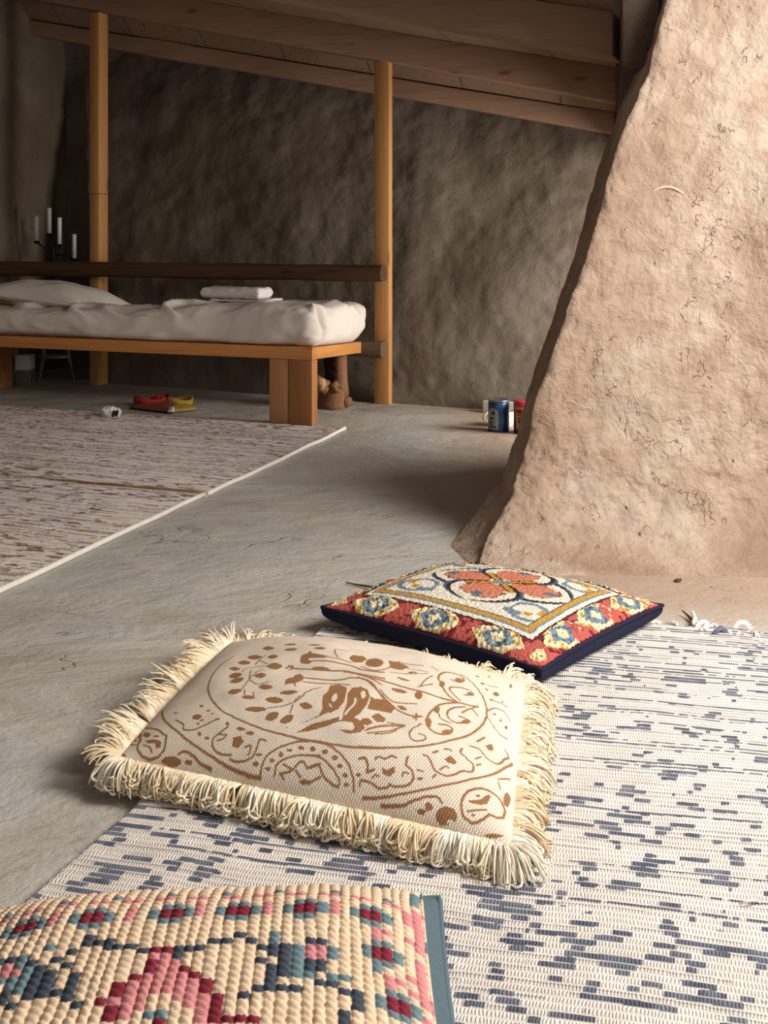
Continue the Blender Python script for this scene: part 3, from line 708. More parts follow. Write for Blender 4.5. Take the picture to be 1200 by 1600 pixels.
# ------------------------------------------------------------------ materials
def mat_floor():
    m = NT('troweled_floor', .55, .35)
    v = m.coord((1, 1, 1), (0, 0, .35))
    vs = m.coord((.8, 1.25, 1), (0, 0, -.3))
    f1 = m.noise(vs, 1.3, 7, .62, 1.0)
    f2 = m.noise(vs, 5, 8, .62, .5)
    f3 = m.noise(v, 60, 4, .6)
    base = m.ramp(f1, [(.3, (158, 148, 134)), (.45, (178, 172, 162)), (.55, (180, 178, 172)), (.7, (190, 181, 168))])
    base = m.mix(m.math('MULTIPLY', m.ramp(f2, [(.38, (0, 0, 0)), (.66, (255, 255, 255))]), .4), base, (204, 196, 184))
    base = m.mix(m.math('MULTIPLY', m.ramp(f3, [(.3, (255, 255, 255)), (.42, (0, 0, 0))]), .3), base, (124, 116, 104))
    cf = m.noise(m.coord((.45, 1.3, 1), (0, 0, -.25)), 2.2, 4, .5, 1.5)
    cr = m.ramp(m.math('ABSOLUTE', m.math('SUBTRACT', cf, .5)), [(0, (255, 255, 255)), (.006, (0, 0, 0))])
    cr = m.mix(1.0, cr, m.ramp(m.noise(v, 2.1, 3), [(.53, (0, 0, 0)), (.6, (255, 255, 255))]), 'MULTIPLY')
    base = m.mix(m.math('MULTIPLY', cr, .6), base, (92, 84, 72))
    # the clay skim of the wall runs out onto the floor in front of it
    tc = m.n('ShaderNodeTexCoord')
    sx = m.n('ShaderNodeSeparateXYZ'); m.l(tc.outputs['Object'], sx.inputs[0])
    wx = m.math('ADD', sx.outputs[0], m.math('MULTIPLY', m.math('SUBTRACT', f2, .5), .3))
    wy = m.math('ADD', sx.outputs[1], m.math('MULTIPLY', m.math('SUBTRACT', f1, .5), .5))
    a1 = m.n('ShaderNodeMapRange', interpolation_type='SMOOTHSTEP'); a1.inputs[1].default_value = 0.80; a1.inputs[2].default_value = 1.25; m.l(wx, a1.inputs[0])
    a2 = m.n('ShaderNodeMapRange', interpolation_type='SMOOTHSTEP'); a2.inputs[1].default_value = -1.15; a2.inputs[2].default_value = -0.75; m.l(wy, a2.inputs[0])
    base = m.mix(m.math('MULTIPLY', m.math('MULTIPLY', a1.outputs[0], a2.outputs[0]), .9), base, (170, 146, 127))
    m.color(base)
    rg = m.n('ShaderNodeMapRange')
    rg.inputs[3].default_value = .42
    rg.inputs[4].default_value = .75
    m.l(f2, rg.inputs[0])
    m.l(rg.outputs[0], m.b.inputs['Roughness'])
    h = m.math('ADD', m.math('MULTIPLY', f2, 1.0), m.math('MULTIPLY', f3, .12))
    h = m.math('ADD', h, m.math('MULTIPLY', f1, 1.2))
    h = m.math('SUBTRACT', h, m.math('MULTIPLY', cr, .25))
    m.bump(h, .6, .035)
    return m.m

def mat_boards(name, ca, cb, cdark, ang, rough=.8):
    mm = mat_wood(name, ca, cb, cdark, ang, rough=rough)
    m = NT.__new__(NT); m.m = mm; m.t = mm.node_tree; m.b = m.t.nodes['Principled BSDF']
    # joints between the panels, square to the beams
    v = m.coord((1, 1, 1), (0, 0, -WALL_ANG))
    sx = m.n('ShaderNodeSeparateXYZ'); m.l(v, sx.inputs[0])
    fr_ = m.math('FRACT', m.math('DIVIDE', m.math('ADD', sx.outputs[0], m.math('MULTIPLY', sx.outputs[1], .12)), .62))
    j = m.ramp(m.math('ABSOLUTE', m.math('SUBTRACT', fr_, .5)), [(.0, (255, 255, 255)), (.012, (0, 0, 0))])
    old = m.b.inputs['Base Color'].links[0].from_socket
    m.color(m.mix(m.math('MULTIPLY', j, .8), old, (34, 26, 20)))
    return mm
WALL_ANG = math.atan2(-.394, .919)

M = {}
M['floor'] = mat_floor()
M['clay_pale'] = mat_clay('pale_clay_plaster', (178, 153, 133), (198, 178, 160), (158, 132, 112), 2.6, 20, .65, .6)
M['clay_dark'] = mat_clay('brown_clay_plaster', (116, 104, 90), (128, 117, 104), (100, 87, 73), 1.8, 5, .3, .35, dist=.05)
M['clay_mid'] = mat_clay('grey_clay_plaster', (122, 108, 92), (134, 122, 106), (106, 92, 76), 1.3, 10, .5, .4)
WALL_ANG = math.atan2(-.394, .919)
M['beam'] = mat_wood('weathered_roof_timber', (168, 134, 110), (146, 114, 92), (84, 62, 48), WALL_ANG, rough=.75)
M['plate'] = mat_wood('dark_roof_timber', (86, 68, 54), (70, 54, 42), (38, 30, 24), math.atan2(1, .211), rough=.8)
M['boards'] = mat_boards('roof_boards', (150, 122, 98), (130, 104, 82), (84, 64, 50), WALL_ANG+1.45, rough=.8)
M['post'] = mat_wood('pine_post', (205, 152, 92), (188, 132, 74), (130, 80, 40), vertical=True)
BED_ANG = math.atan2(-.338, .941)
M['bed'] = mat_wood('orange_pine', (206, 142, 80), (188, 120, 60), (128, 72, 34), BED_ANG, rough=.5)
M['bed_end'] = mat_wood('orange_pine_end', (214, 150, 86), (196, 128, 66), (136, 78, 38), BED_ANG+math.pi/2, rough=.5)
M['leg'] = mat_wood('pine_plank_leg', (186, 128, 76), (160, 102, 56), (92, 54, 28), vertical=True, rough=.6)
M['leg_pale'] = mat_wood('pale_pine_plank', (204, 152, 104), (182, 126, 80), (110, 68, 38), vertical=True, rough=.6)
M['stump'] = mat_wood('gnarled_wood', (150, 108, 74), (118, 80, 52), (58, 38, 26), vertical=True, rough=.8)
M['cutwood'] = mat_wood('sawn_wood_face', (206, 166, 118), (186, 142, 94), (130, 88, 54), vertical=True, rough=.8, knots=False)
M['log'] = mat_wood('old_log_rail', (96, 68, 44), (72, 50, 32), (30, 20, 14), WALL_ANG, rough=.7)
M['oldplank'] = mat_wood('grey_old_plank', (112, 90, 70), (92, 74, 58), (46, 36, 28), WALL_ANG, rough=.8)
M['sheet'] = mat_cloth('white_sheet', (226, 214, 202), .95, 160, .15, .03)
M['pillowcase'] = mat_cloth('pillowcase', (222, 212, 198), .95, 160, .15, .03)
M['towel'] = mat_cloth('towel', (222, 214, 210), .98, 320, .6, .03)
M['iron'] = mat_plain('black_iron', (38, 36, 33), .55, .5, .6)
M['wax'] = mat_plain('white_wax', (226, 220, 208), .5, .4, 0, .03)
M['darkwood'] = mat_wood('dark_stained_wood', (52, 40, 30), (42, 32, 24), (22, 16, 12), WALL_ANG, rough=.6)
M['paleshelf'] = mat_plain('pale_metal', (170, 158, 138), .5, .5, .3)
M['whitepaint'] = mat_plain('white_paint', (218, 212, 202), .6, .4, 0, .03)
M['greybox'] = mat_plain('grey_card', (110, 102, 92), .8, .2)

# ------------------------------------------------------------------ floor
g = MB()
xs, ys = np.linspace(-5.5, 4.2, 40), np.linspace(-1.6, 9.0, 44)
X, Y = np.meshgrid(xs, ys, indexing='ij')
g.grid(np.stack([X, Y, 0*X], -1))
tag(obj('floor', g, M['floor']), 'grey troweled clay floor', kind='structure')

# ------------------------------------------------------------------ back wall (leans back, lumpy)
WB = V3(.590, 6.17, 0)
WD = V3(-.910, .414, 0)          # runs to the left
WN = V3(-.414, -.910, 0)         # faces the room
def wallgrid(o, d, n, s0, s1, z0, z1, lean, ns, nz, amp, seed, scale=2.2, foot=0, fan=0):
    s = np.linspace(s0, s1, ns)
    z = np.linspace(z0, z1, nz)
    S, Zq = np.meshgrid(s, z, indexing='ij')
    S = S+fan*Zq*np.clip(S/s1, 0, 1)
    P = o+S[..., None]*d
    P[..., 2] = Zq
    disp = amp*fbm(S*scale, Zq*scale, 0, seed, 5, .55)-lean*Zq/2.4
    disp = disp+foot*np.exp(-Zq/.08)
    disp = disp*smooth(-.02, .12, Zq)+foot*(1-smooth(-.02, .12, Zq))
    return P+disp[..., None]*n
s_corner = 2.852
b = MB().grid(wallgrid(WB, WD, WN, -1.6, s_corner+.02, 0, 2.9, .62, 260, 150, .028, 21, 1.7, 0, .25))
tag(obj('wall_back', b, M['clay_dark']), 'dark lumpy clay plaster back wall', kind='structure')
# alcove left of the first post: return, its back and the left wall
P0 = WB+WD*s_corner
b = MB()
ret = wallgrid(P0, -WN, -WD, .02, .62, 0, 3.1, 0, 20, 60, .008, 5)
zq = ret[..., 2]
ret += -WN*(.66*zq/2.4)[..., None]+WD*(.14*zq)[..., None]
ret[..., 2] = zq
b.grid(ret)
b.grid(wallgrid(P0-WN*.6, WD, WN, -.05, .86, 0, 3.4, 0, 30, 60, .012, 6))
tag(obj('wall_alcove', b, M['clay_dark']), 'dark recess in the wall behind the candelabrum', kind='structure')
P1 = P0-WN*.6+WD*.80
b = MB().grid(wallgrid(P1, WN, -WD, -.1, 9.2, 0, 3.4, 0, 160, 60, .02, 8))
tag(obj('wall_left', b, M['clay_mid']), 'clay plaster wall on the left', kind='structure')

# ------------------------------------------------------------------ buttress : flared end of the clay wall on the right
prof = [(1046, -20), (1042, 0), (1013, 111), (978, 198), (952, 274), (920, 397), (896, 458), (883, 500), (865, 554), (844, 608), (833, 646), (821, 700), (806, 746), (797, 783), (779, 812), (760, 846), (736, 868)]
def yfront(z):
    return 3.40+.10*z-.19*np.exp(-np.maximum(z, 0)/.09)-.08*np.exp(-np.maximum(z, 0)/.022)
pz, pxs = [], []
for x, y in prof:
    z = 0.5
    for _ in range(30):
        z = EYE-(y-HZ)/F*float(yfront(z))
    pz.append(z); pxs.append((x-600)/F*float(yfront(z)))
pz, pxs = np.array(pz[::-1]), np.array(pxs[::-1])
pz[0] = -.01
zz = np.concatenate([np.linspace(-.02, .3, 50), np.linspace(.31, 2.35, 150)])
xl = np.interp(zz, pz, pxs)
xl[zz > pz[-1]] = pxs[-1]+(zz[zz > pz[-1]]-pz[-1])*(pxs[-1]-pxs[-3])/(pz[-1]-pz[-3])
k = np.array([1, 2, 3, 2, 1])/9.0
xl = np.convolve(np.pad(xl, 2, mode='edge'), k, 'valid')
th = .30                                   # thickness of the wall end
ns = 260
cols = []
# across: side face (back to front), rounded edge, front face to the right
for i, t in enumerate(np.concatenate([np.linspace(0, 1, 24)[:-1], np.linspace(1, 2, 237)])):
    if t < 1:          # side face
        xx = xl+.012-(1-t)*(.05*np.exp(-np.maximum(zz, 0)/.035)+.025*np.exp(-np.maximum(zz, 0)/.12))
        yy = yfront(zz)+th*(1-t)+.012*t*t
        e = t
    else:
        w = (t-1)
        s = w**1.15
        xx = xl+s*(2.75-xl)
        # gentle concave sweep towards the camera on the right
        yy = yfront(zz)-.10*smooth(.95, 1.7, xx)
        edge = np.exp(-(xx-xl)/.012)
        yy = yy+.012*edge
    cols.append(np.stack([xx, yy, zz], -1))
P = np.array(cols)
n1 = fbm(P[..., 0]*3, P[..., 2]*3, P[..., 1]*3, 31, 5, .55)*.014
lf = np.exp(-np.abs(P[..., 0]-xl[None])/.10)
n2 = fbm(P[..., 0]*16, P[..., 2]*16, P[..., 1]*16, 37, 4, .65)*.004*(1+1.6*np.exp(-np.maximum(P[..., 2], 0)/.25)+.9*lf)
n3 = -np.maximum(0, fbm(P[..., 0]*45, P[..., 2]*30, P[..., 1]*45, 41, 2)-.62)*.010*(1+2*np.exp(-np.maximum(P[..., 2], 0)/.3))
d = (n1+n2+n3)
P[..., 1] += -d*smooth(-.02, .05, P[..., 2])
P[..., 0] += -d*.6*smooth(1.1, .4, (P[..., 0]-xl[None])/.05)*smooth(-.02, .05, P[..., 2])
b = MB().grid(P)
# back of the wall end
B = P[0].copy()
bk = np.array([B, B+V3(2.2, .15, 0)])
b.grid(bk[::-1])
bt = tag(obj('wall_right', b, M['clay_pale']), 'pale clay wall with a leaning flared end', kind='structure')
# a thin pale raised arc on it
arc = []
arc_xz = []
for q in np.linspace(0, 1, 10):
    x, y = 1018+52*q, 292+8*(2*q-.9)**2*1.4
    z = 1.1
    for _ in range(20):
            Yq = float(yfront(z)); z = EYE-(y-HZ)/F*Yq
    k_ = ((P[23:, :, 0]-(x-600)/F*Yq)**2+(P[23:, :, 2]-z)**2).argmin()
    arc_xz.append(((x-600)/F*Yq, z))
    arc.append(P[23:].reshape(-1, 3)[k_]+V3(0, -.001, 0))
ya = np.array([q_[1] for q_ in arc])
ya = np.convolve(np.pad(ya, 2, mode='edge'), np.ones(5)/5, 'valid')-.001
arc = [V3(q0[0], y_, q0[1]) for q0, y_ in zip(arc_xz, ya)]
m = MB().tube(arc, [.001, .003, .004, .005, .005, .005, .004, .004, .003, .001], 8)
obj('pale_arc', m, mat_plain('pale_arc_tone', (214, 190, 166), .9, .1), bt)['label'] = 'pale curved mark'

# right-hand walls that close the place (outside the picture) with the two openings the daylight comes through
def wallbox(mb, x0, y0, x1, y1, z0, z1, t=.18):
    a, c = V3(x0, y0, z0), V3(x1, y1, z0)
    u = (c-a); nn = np.cross(u, Z3); nn = nn/np.linalg.norm(nn)*t
    mb.box(a, u, nn, V3(0, 0, z1-z0))
# rear side wall under the wall plate: opening from Y = 5.0 to the back wall
wb = MB()
PL = lambda y: V3(.92+(y-4.1)*.211, y, 0)
a, c = PL(3.6)+V3(.12, 0, 0), PL(4.9)+V3(.12, 0, 0)
wallbox(wb, a[0], a[1], c[0], c[1], 0, 1.7)
a, c = PL(4.9)+V3(.12, 0, 0), PL(6.3)+V3(.12, 0, 0)
wallbox(wb, a[0], a[1], c[0], c[1], 1.42, 1.7)
tag(obj('wall_side', wb, M['clay_mid'], smooth_=False), 'clay side wall behind the flared wall end', kind='structure')
# ------------------------------------------------------------------ roof
def beam(name, A, Bp, h, w, mat, label, ext0=0, ext1=0):
    """A, Bp: ends of the lower edge towards the room"""
    u = Bp-A
    L = np.linalg.norm(u); u = u/L
    A = A-u*ext0
    Bp = Bp+u*ext1
    back = V3(.394, .919, 0)*w
    up = V3(0, 0, h)
    n = 40
    mb = MB()
    ring = []
    for i in range(n+1):
        p = A+(Bp-A)*i/n
        j = .006*vnoise(i*.35, 0, 0, 5)
        q = [p, p+back, p+back+up, p+up]
        c = sum(q)/4
        q = [c+(e-c)*(1+float(j)/h*1.5) for e in q]
        ring.append(q)
    R = np.array(ring)
    mb.v.append(R.reshape(-1, 3)); mb.n = len(R)*4
    for i in range(n):
        for k2 in range(4):
            a, b2 = i*4+k2, i*4+(k2+1) % 4
            mb.f.append((a, a+4, b2+4, b2))
    mb.f.append((0, 1, 2, 3)); mb.f.append((n*4+3, n*4+2, n*4+1, n*4))
    o = obj(name, mb, mat, smooth_=False, bevel=.006)
    tag(o, label, 'beam', 'sloping roof beams')
    return A, Bp
R2a, R2b = V3(-2.443, 7.404, 2.673), V3(1.281, 5.807, 1.75)
R1a, R1b = V3(-1.352, 7.315, 2.2236), V3(1.347, 6.158, 1.612)
R3a, R3b = V3(-.276, 4.551, 2.0095), V3(.89, 4.1, 1.7107)
beam('roof_beam', R3a, R3b, .17, .20, M['beam'], 'roof beam nearest the camera, crossing the top edge of the picture', 3.2, 0)
beam('roof_beam', R2a, R2b, .19, .20, M['beam'], 'middle roof beam that both pine posts stand under', .9, 0)
beam('roof_beam', R1a, R1b, .12, .16, M['beam'], 'rearmost roof beam along the top of the back wall', 2.0, 0)
# boards: ruled between the tops of the beams, one more rise towards the camera
def along(a, b2, s): return a+(b2-a)*s
rows_ = []
def row(a, b2, h, off=V3(0, 0, 0), n=30, l=-1.3, r=1.0):
    return np.array([along(a, b2, t)+V3(0, 0, h)+off for t in np.linspace(l, r, n)])
q1 = row(R1a, R1b, .125, V3(.25, .55, .0), l=-.9, r=1.12)
q1b = row(R1a, R1b, .125, l=-.9)
q2 = row(R2a, R2b, .192, l=-.45)
q3 = row(R3a-(R3b-R3a)*2.2, R3b, .172, l=-.45)
dn = (q3-q2)
q4 = q3+V3(-.5, -4.6, .06)
for i in range(30):
    q4[i, 0] = q3[i, 0]-1.0
rows_ = []
def sub(a, b2, n):
    return [a+(b2-a)*t for t in np.linspace(0, 1, n, endpoint=False)]
rows_ = sub(q1, q1b, 6)+sub(q1b, q2, 8)+sub(q2, q3, 24)+sub(q3, q4, 24)+[q4]
b = MB().grid(np.array(rows_))
tag(obj('ceiling', b, M['boards']), 'sloping boarded roof', kind='structure')
# seams between the boards: shallow cover strips under the boards between the two rear beams
# wall plate: dark timber that carries the right ends of the beams
a, c = PL(3.72), PL(6.55)
mb = MB().box(a+V3(-.005, 0, 1.60), c-a, V3(.13, -.03, 0), V3(0, 0, .34))
tag(obj('wall_plate', mb, M['plate'], smooth_=False, bevel=.01), 'dark timber plate carrying the right ends of the roof beams', 'beam')
# crooked dark pole beside it
pp = [dp(985, 12, 3.95), dp(991, 50, 3.97), dp(989, 95, 3.99), dp(984, 135, 4.0)]
# lintel above the plate and ceiling of the bay on the right
mb = MB().box(a+V3(.06, 0, 1.93), c-a, V3(.1, 0, 0), V3(0, 0, .75))
tag(obj('wall_lintel', mb, M['plate'], smooth_=False), 'dark timber lining above the wall plate', kind='structure')

# ------------------------------------------------------------------ posts
UF = V3(.919, -.394, 0)        # along the back wall to the right
UB = V3(.394, .919, 0)         # away from the room
def postbox(o, w, dpt, z0, z1):
    return MB().box(o+V3(0, 0, z0), UF*w, UB*dpt, V3(0, 0, z1-z0))
pl = fl(150, 601.5)
t = thing('timber_post', 'left pine post behind the bed, spliced above the log rail', 'post', pl, 'pine posts by the back wall')
o0 = pl-UF*.040-UB*.02
zs = 1-(303-HZ)/F*pl[1]
obj('lower_length', postbox(o0, .080, .10, 0, zs), M['post'], t, False, .004)
obj('upper_length', postbox(o0, .080, .10, zs+.002, 2.545), M['post'], t, False, .004)
pr = fl(598, 631)
t = tag(obj('timber_post', postbox(pr-UF*.048-UB*.02, .098, .055, 0, 2.075), M['post'], None, False, .004), 'right pine post standing beyond the foot of the bed', 'post', 'pine posts by the back wall')

# ------------------------------------------------------------------ rails on the posts
def lograil(A, Bp, r0, r1, flat, seed, n=60, sides=20):
    P = []
    u = (Bp-A)/np.linalg.norm(Bp-A)
    side = np.cross(u, Z3)
    for i in range(n+1):
        s = i/n
        c = A+(Bp-A)*s
        r = r0+(r1-r0)*s
        ring = []
        for k2 in range(sides+1):
            th2 = 2*math.pi*k2/sides
            cx, cz = math.cos(th2), math.sin(th2)
            cx = math.copysign(abs(cx)**flat, cx); cz = math.copysign(abs(cz)**flat, cz)
            rr = r*(1+.09*float(vnoise(s*9, cx*1.2+3, cz*1.2, seed)))
            ring.append(c+side*cx*rr+Z3*cz*rr)
        P.append(ring)
    P = np.array(P)
    mb = MB().grid(P)
    for e in (0, n):
        m0 = P[e][:-1]
        mb.add(np.concatenate([m0, [m0.mean(0)]]), [((k2+1) % sides, k2, sides) if e else (k2, (k2+1) % sides, sides) for k2 in range(sides)])
    return mb
ctr = pr-UB*.078
A = ctr-UF*2.96; A[2] = 1-(419-HZ)/F*A[1]
Bq = ctr+UF*.040; Bq[2] = 1-(427.5-HZ)/F*Bq[1]
tag(obj('log_rail', lograil(A, Bq, .052, .049, .55, 4), M['log']), 'dark old log rail fixed across both pine posts above the bed', 'rail')
A = ctr-UF*2.9; A[2] = .336
Bq = ctr+UF*.040; Bq[2] = .336
tag(obj('log_rail', lograil(A, Bq, .046, .046, .4, 9), M['oldplank']), 'short visible end of the lower grey rail at the right post', 'rail')

# ------------------------------------------------------------------ bed
BO = fl(487, 665)+V3(.005, -.02, 0)
BT = V3(-.941, .338, 0)     # towards the head
BW = V3(.338, .941, 0)      # towards the wall
TILT = -.050
def bp(t_, w_, z_): return BO+BT*t_+BW*w_+V3(0, 0, z_+TILT*w_)
ZT, ZB = .42, .352
BL, BWD = 2.75, .73
bed = thing('bed', 'low orange pine platform bed on thick plank legs', 'bed', bp(BL/2, BWD/2, 0)*V3(1, 1, 0))
tw = BW*1.0+V3(0, 0, TILT)
def bbox_(t0, t1, w0, w1, z0, z1):
    return MB().box(bp(t0, w0, z0), BT*(t1-t0), tw*(w1-w0), V3(0, 0, z1-z0))
obj('side_rail', bbox_(.0, BL, 0, .045, ZB, ZT), M['bed'], bed, False, .004)
obj('side_rail', bbox_(.0, BL, BWD-.045, BWD, ZB, ZT), M['bed'], bed, False, .004)
obj('end_rail', bbox_(0, .045, .046, BWD-.046, ZB+.002, ZT-.001), M['bed_end'], bed, False, .004)
obj('end_rail', bbox_(BL-.045, BL, .046, BWD-.046, ZB, ZT), M['bed_end'], bed, False, .004)
sl = MB()
for i in range(18):
    t0 = .08+i*.147
    sl.box(bp(t0, .046, ZT-.025), BT*.09, tw*(BWD-.092), V3(0, 0, .02))
obj('slat_base', sl, M['bed_end'], bed, False)
def legbox(t0, t1, w0, w1, mat):
    mb = MB()
    p = [bp(t0, w0, 0), bp(t1, w0, 0), bp(t1, w1, 0), bp(t0, w1, 0)]
    v = [q*V3(1, 1, 0) for q in p]+[q*V3(1, 1, 0)+V3(0, 0, ZB+TILT*w) for q, w in zip(p, (w0, w0, w1, w1))]
    mb.add(v, [(0, 1, 2, 3), (4, 7, 6, 5), (0, 4, 5, 1), (1, 5, 6, 2), (2, 6, 7, 3), (3, 7, 4, 0)])
    return mb
for t0 in (.0, BL-.26):
    obj('leg', legbox(t0+.002, t0+.140, .002, .075, M['leg']), M['leg'], bed, False, .004)
    o = obj('leg', legbox(t0+.144, t0+.258, .006, .072, M['leg']), M['leg_pale'], bed, False, .004)
    if t0 == 0: o['label'] = 'paler plank of the front leg'
# rear leg at the head
obj('leg', legbox(BL-.22, BL-.09, BWD-.14, BWD-.01, M['leg']), M['leg'], bed, False, .004)
# rear leg at the foot: a gnarled stump with cut branch stubs
st = MB()
c0 = fl(530, 637)
c0 = bp(.135, BWD-.12, 0)*V3(1, 1, 0)
def blob(o, ax, ay, az, n=14, seed=1, amp=.12, sq=.55):
    """rough squared block"""
    P = []
    for i in range(n+1):
        ph = -math.pi/2+math.pi*i/n
        r = []
        for k2 in range(2*n+1):
            th2 = 2*math.pi*k2/(2*n)
            x, y, z = math.cos(ph)*math.cos(th2), math.cos(ph)*math.sin(th2), math.sin(ph)
            x, y, z = (math.copysign(abs(q)**sq, q) for q in (x, y, z))
            nn = 1+amp*float(vnoise(x*1.7+seed, y*1.7, z*1.7, seed))
            r.append(o+np.asarray(ax)*x*nn+np.asarray(ay)*y*nn+np.asarray(az)*z*nn)
        P.append(r)
    return MB().grid(np.array(P))
def gnarl(pts, rads, n=9, seed=1, amp=.22):
    # faceted twisted timber
    mb = MB().tube(pts, rads, n)
    V = mb.v[0]
    ax = np.repeat(np.array(pts), n, 0)
    k_ = 1+amp*vnoise(V[:, 0]*28, V[:, 1]*28, V[:, 2]*16, seed)
    mb.v[0] = ax+(V-ax)*k_[:, None]
    return mb
fz = ZB+TILT*(BWD-.12)
fw = -BW                                   # towards the camera side
stump = obj('leg', gnarl([c0+V3(0, 0, 0), c0+V3(0, 0, .03), c0+V3(0, 0, .07)-BT*.005, c0+V3(0, 0, .115), c0+V3(0, 0, .145)-BT*.012], [.098, .094, .084, .088, .05], 10, 3, .2), M['stump'], bed, False)
stump['label'] = 'gnarled tree stump used as the rear leg'
obj('upright_limb', gnarl([c0-BT*.05+V3(0, 0, .08), c0-BT*.052+V3(0, 0, .16), c0-BT*.046+V3(0, 0, .24), c0-BT*.045+V3(0, 0, fz-.005)], [.050, .043, .040, .038], 8, 8, .14), M['stump'], stump, False)
obj('upright_limb', gnarl([c0+BT*.012+BW*.03+V3(0, 0, .10), c0+BT*.02+BW*.03+V3(0, 0, .2), c0+BT*.022+BW*.03+V3(0, 0, fz-.005)], [.052, .045, .046], 8, 12, .12), M['darkwood'], stump, False)
b0 = c0+BT*.012+fw*.05+V3(0, 0, .12)
obj('branch_stub', gnarl([b0, b0+BT*.035+fw*.02+V3(0, 0, .022), b0+BT*.085+fw*.04+V3(0, 0, .065)], [.050, .042, .036], 8, 21, .12), M['stump'], stump, False)
b1 = b0+BT*.030+fw*.045+V3(0, 0, .03)
obj('sawn_face', gnarl([b1-fw*.02, b1+fw*.012-V3(0, 0, .004)], [.040, .037], 8, 22, .1), M['cutwood'], stump, False)
for dz, dt, r_ in ((.235, -.036, .017), (.165, -.036, .019)):
    k0 = c0+BT*dt+fw*.036+V3(0, 0, dz)
    obj('knot', gnarl([k0-fw*.01, k0+fw*.008, k0+fw*.010], [r_, r_*.9, r_*.4], 8, 30, .3), M['darkwood'], stump, False)
k0 = c0-BT*.05+fw*.05+V3(0, 0, .155)
obj('bark_flap', gnarl([k0, k0+fw*.02+V3(0, 0, -.02)+BT*.02, k0+fw*.03+V3(0, 0, -.045)-BT*.02], [.026, .024, .012], 7, 33, .3), M['stump'], stump, False)
obj('root_stub', gnarl([c0-BT*.07+V3(0, 0, .035), c0-BT*.115+V3(0, 0, .042)], [.036, .028], 8, 35, .2), M['stump'], stump, False)

# mattress with its sheet
def softbox(t0, t1, w0, w1, z0, z1, nt, nw, nz, n1, seed, fold=0, tilt=TILT):
    """closed puffy block as a lat/long style wrap: profile around, swept along t"""
    P = []
    cz, hz = (z0+z1)/2, (z1-z0)/2
    cw, hw = (w0+w1)/2, (w1-w0)/2
    ct, ht = (t0+t1)/2, (t1-t0)/2
    m = nw
    for i in range(nt+1):
        q = -1+2*i/nt
        q = math.copysign(1-(1-abs(q))**1.6, q)
        tt = ct+ht*q
        dx = max(0, (abs(q)*ht-(ht-.11)))/.11
        sh = (1-dx**2.6)**(1/2.6) if dx < 1 else 0.0
        ring = []
        for k2 in range(m+1):
            th2 = 2*math.pi*k2/m
            y, z = math.cos(th2), math.sin(th2)
            e = .34
            y, z = math.copysign(abs(y)**e, y), math.copysign(abs(z)**(e*1.15), z)
            hwq = hw-.10*(1-sh); hzq = hz*sh
            ring.append((tt, cw+hwq*y, cz+hzq*z))
        P.append(ring)
    return np.array(P)
Q = softbox(-.035, BL-.05, -.005, BWD+.03, ZT-.004, ZT+.205, 170, 150, 0, 0, 3)
T_, W_, Zm = Q[..., 0], Q[..., 1], Q[..., 2]
front = smooth(.25, -.02, W_)
up = smooth(ZT+.05, ZT+.19, Zm)
wr = .024*fbm(T_*3.0+Zm*2.5, Zm*5, W_*2.5, 12, 4, .5)
rid = 1-np.abs(vnoise(T_*4.5-Zm*9, Zm*5+W_*3, 0, 44))
wr2 = .034*smooth(.70, 1.0, rid)*smooth(ZT+.02, ZT+.10, Zm)
# gathered folds near the foot of the bed
fold = -.05*np.exp(-((W_-.10-.02*np.sin(Zm*30))/.022)**2)*smooth(.10, -.02, T_)
sag = -.035*smooth(.5, 1.4, T_)*smooth(ZT+.08, ZT+.2, Zm)+.030*np.exp(-((T_-.42)/.40)**2)*up
calm = 1-.9*np.exp(-((T_-.45)/.30)**4)*smooth(.02, .14, W_)*smooth(.62, .5, W_)
hang = -.030*smooth(.35, .1, T_)*front*smooth(ZT+.08, ZT, Zm)
bulge = .02*smooth(.0, .9, T_)*0
N = np.stack([0*T_, 0*T_, 0*T_], -1)
P = BO+BT*T_[..., None]+BW*W_[..., None]
P[..., 2] = Zm+TILT*W_+(wr+wr2)*up*calm+sag
outw = np.sign(W_-BWD/2)*smooth(.1, .4, np.abs(W_-BWD/2))
P += BW*(outw*(wr*1.1+wr2*.5))[..., None]
endw = -smooth(.10, -.02, T_)
P += BT*(endw*(wr*1.0+fold*1.0))[..., None]
P[..., 2] = np.maximum(P[..., 2], ZT+TILT*W_+.001)
tag(obj('mattress', MB().grid(P.transpose(0, 1, 2, 3) if False else P[:, ::-1]), M['sheet']), 'plump mattress in a rumpled off-white sheet on the pine bed', 'mattress')
# pillow
def pillow(cen, ax, ay, az, n=48, seed=2):
    a = np.linspace(0, 1, n)
    A_, B_ = np.meshgrid(a, a, indexing='ij')
    u, v = 2*A_-1, 2*B_-1
    pr_ = np.clip((1-np.abs(u)**2.4)*(1-np.abs(v)**2.4), 0, 1)**.55
    uu = u*(1-.09*(1-v*v)*u*u); vv = v*(1-.09*(1-u*u)*v*v)
    wv = .06*fbm(u*2.5, v*2.5, 0, seed, 4)*pr_
    base = cen+uu[..., None]*ax+vv[..., None]*ay
    top = base+(pr_+wv)[..., None]*az
    bot = base-(pr_*.45)[..., None]*az
    mb = MB().grid(top); mb.grid(bot[:, ::-1])
    return mb
zt = ZT+.165
tag(obj('pillow', pillow(bp(1.90, .36, zt+.055), BT*.36+V3(0, 0, .035), BW*.31+V3(0, 0, TILT*.31), V3(0, 0, .115)), M['pillowcase']), 'off-white pillow at the head of the bed', 'pillow')

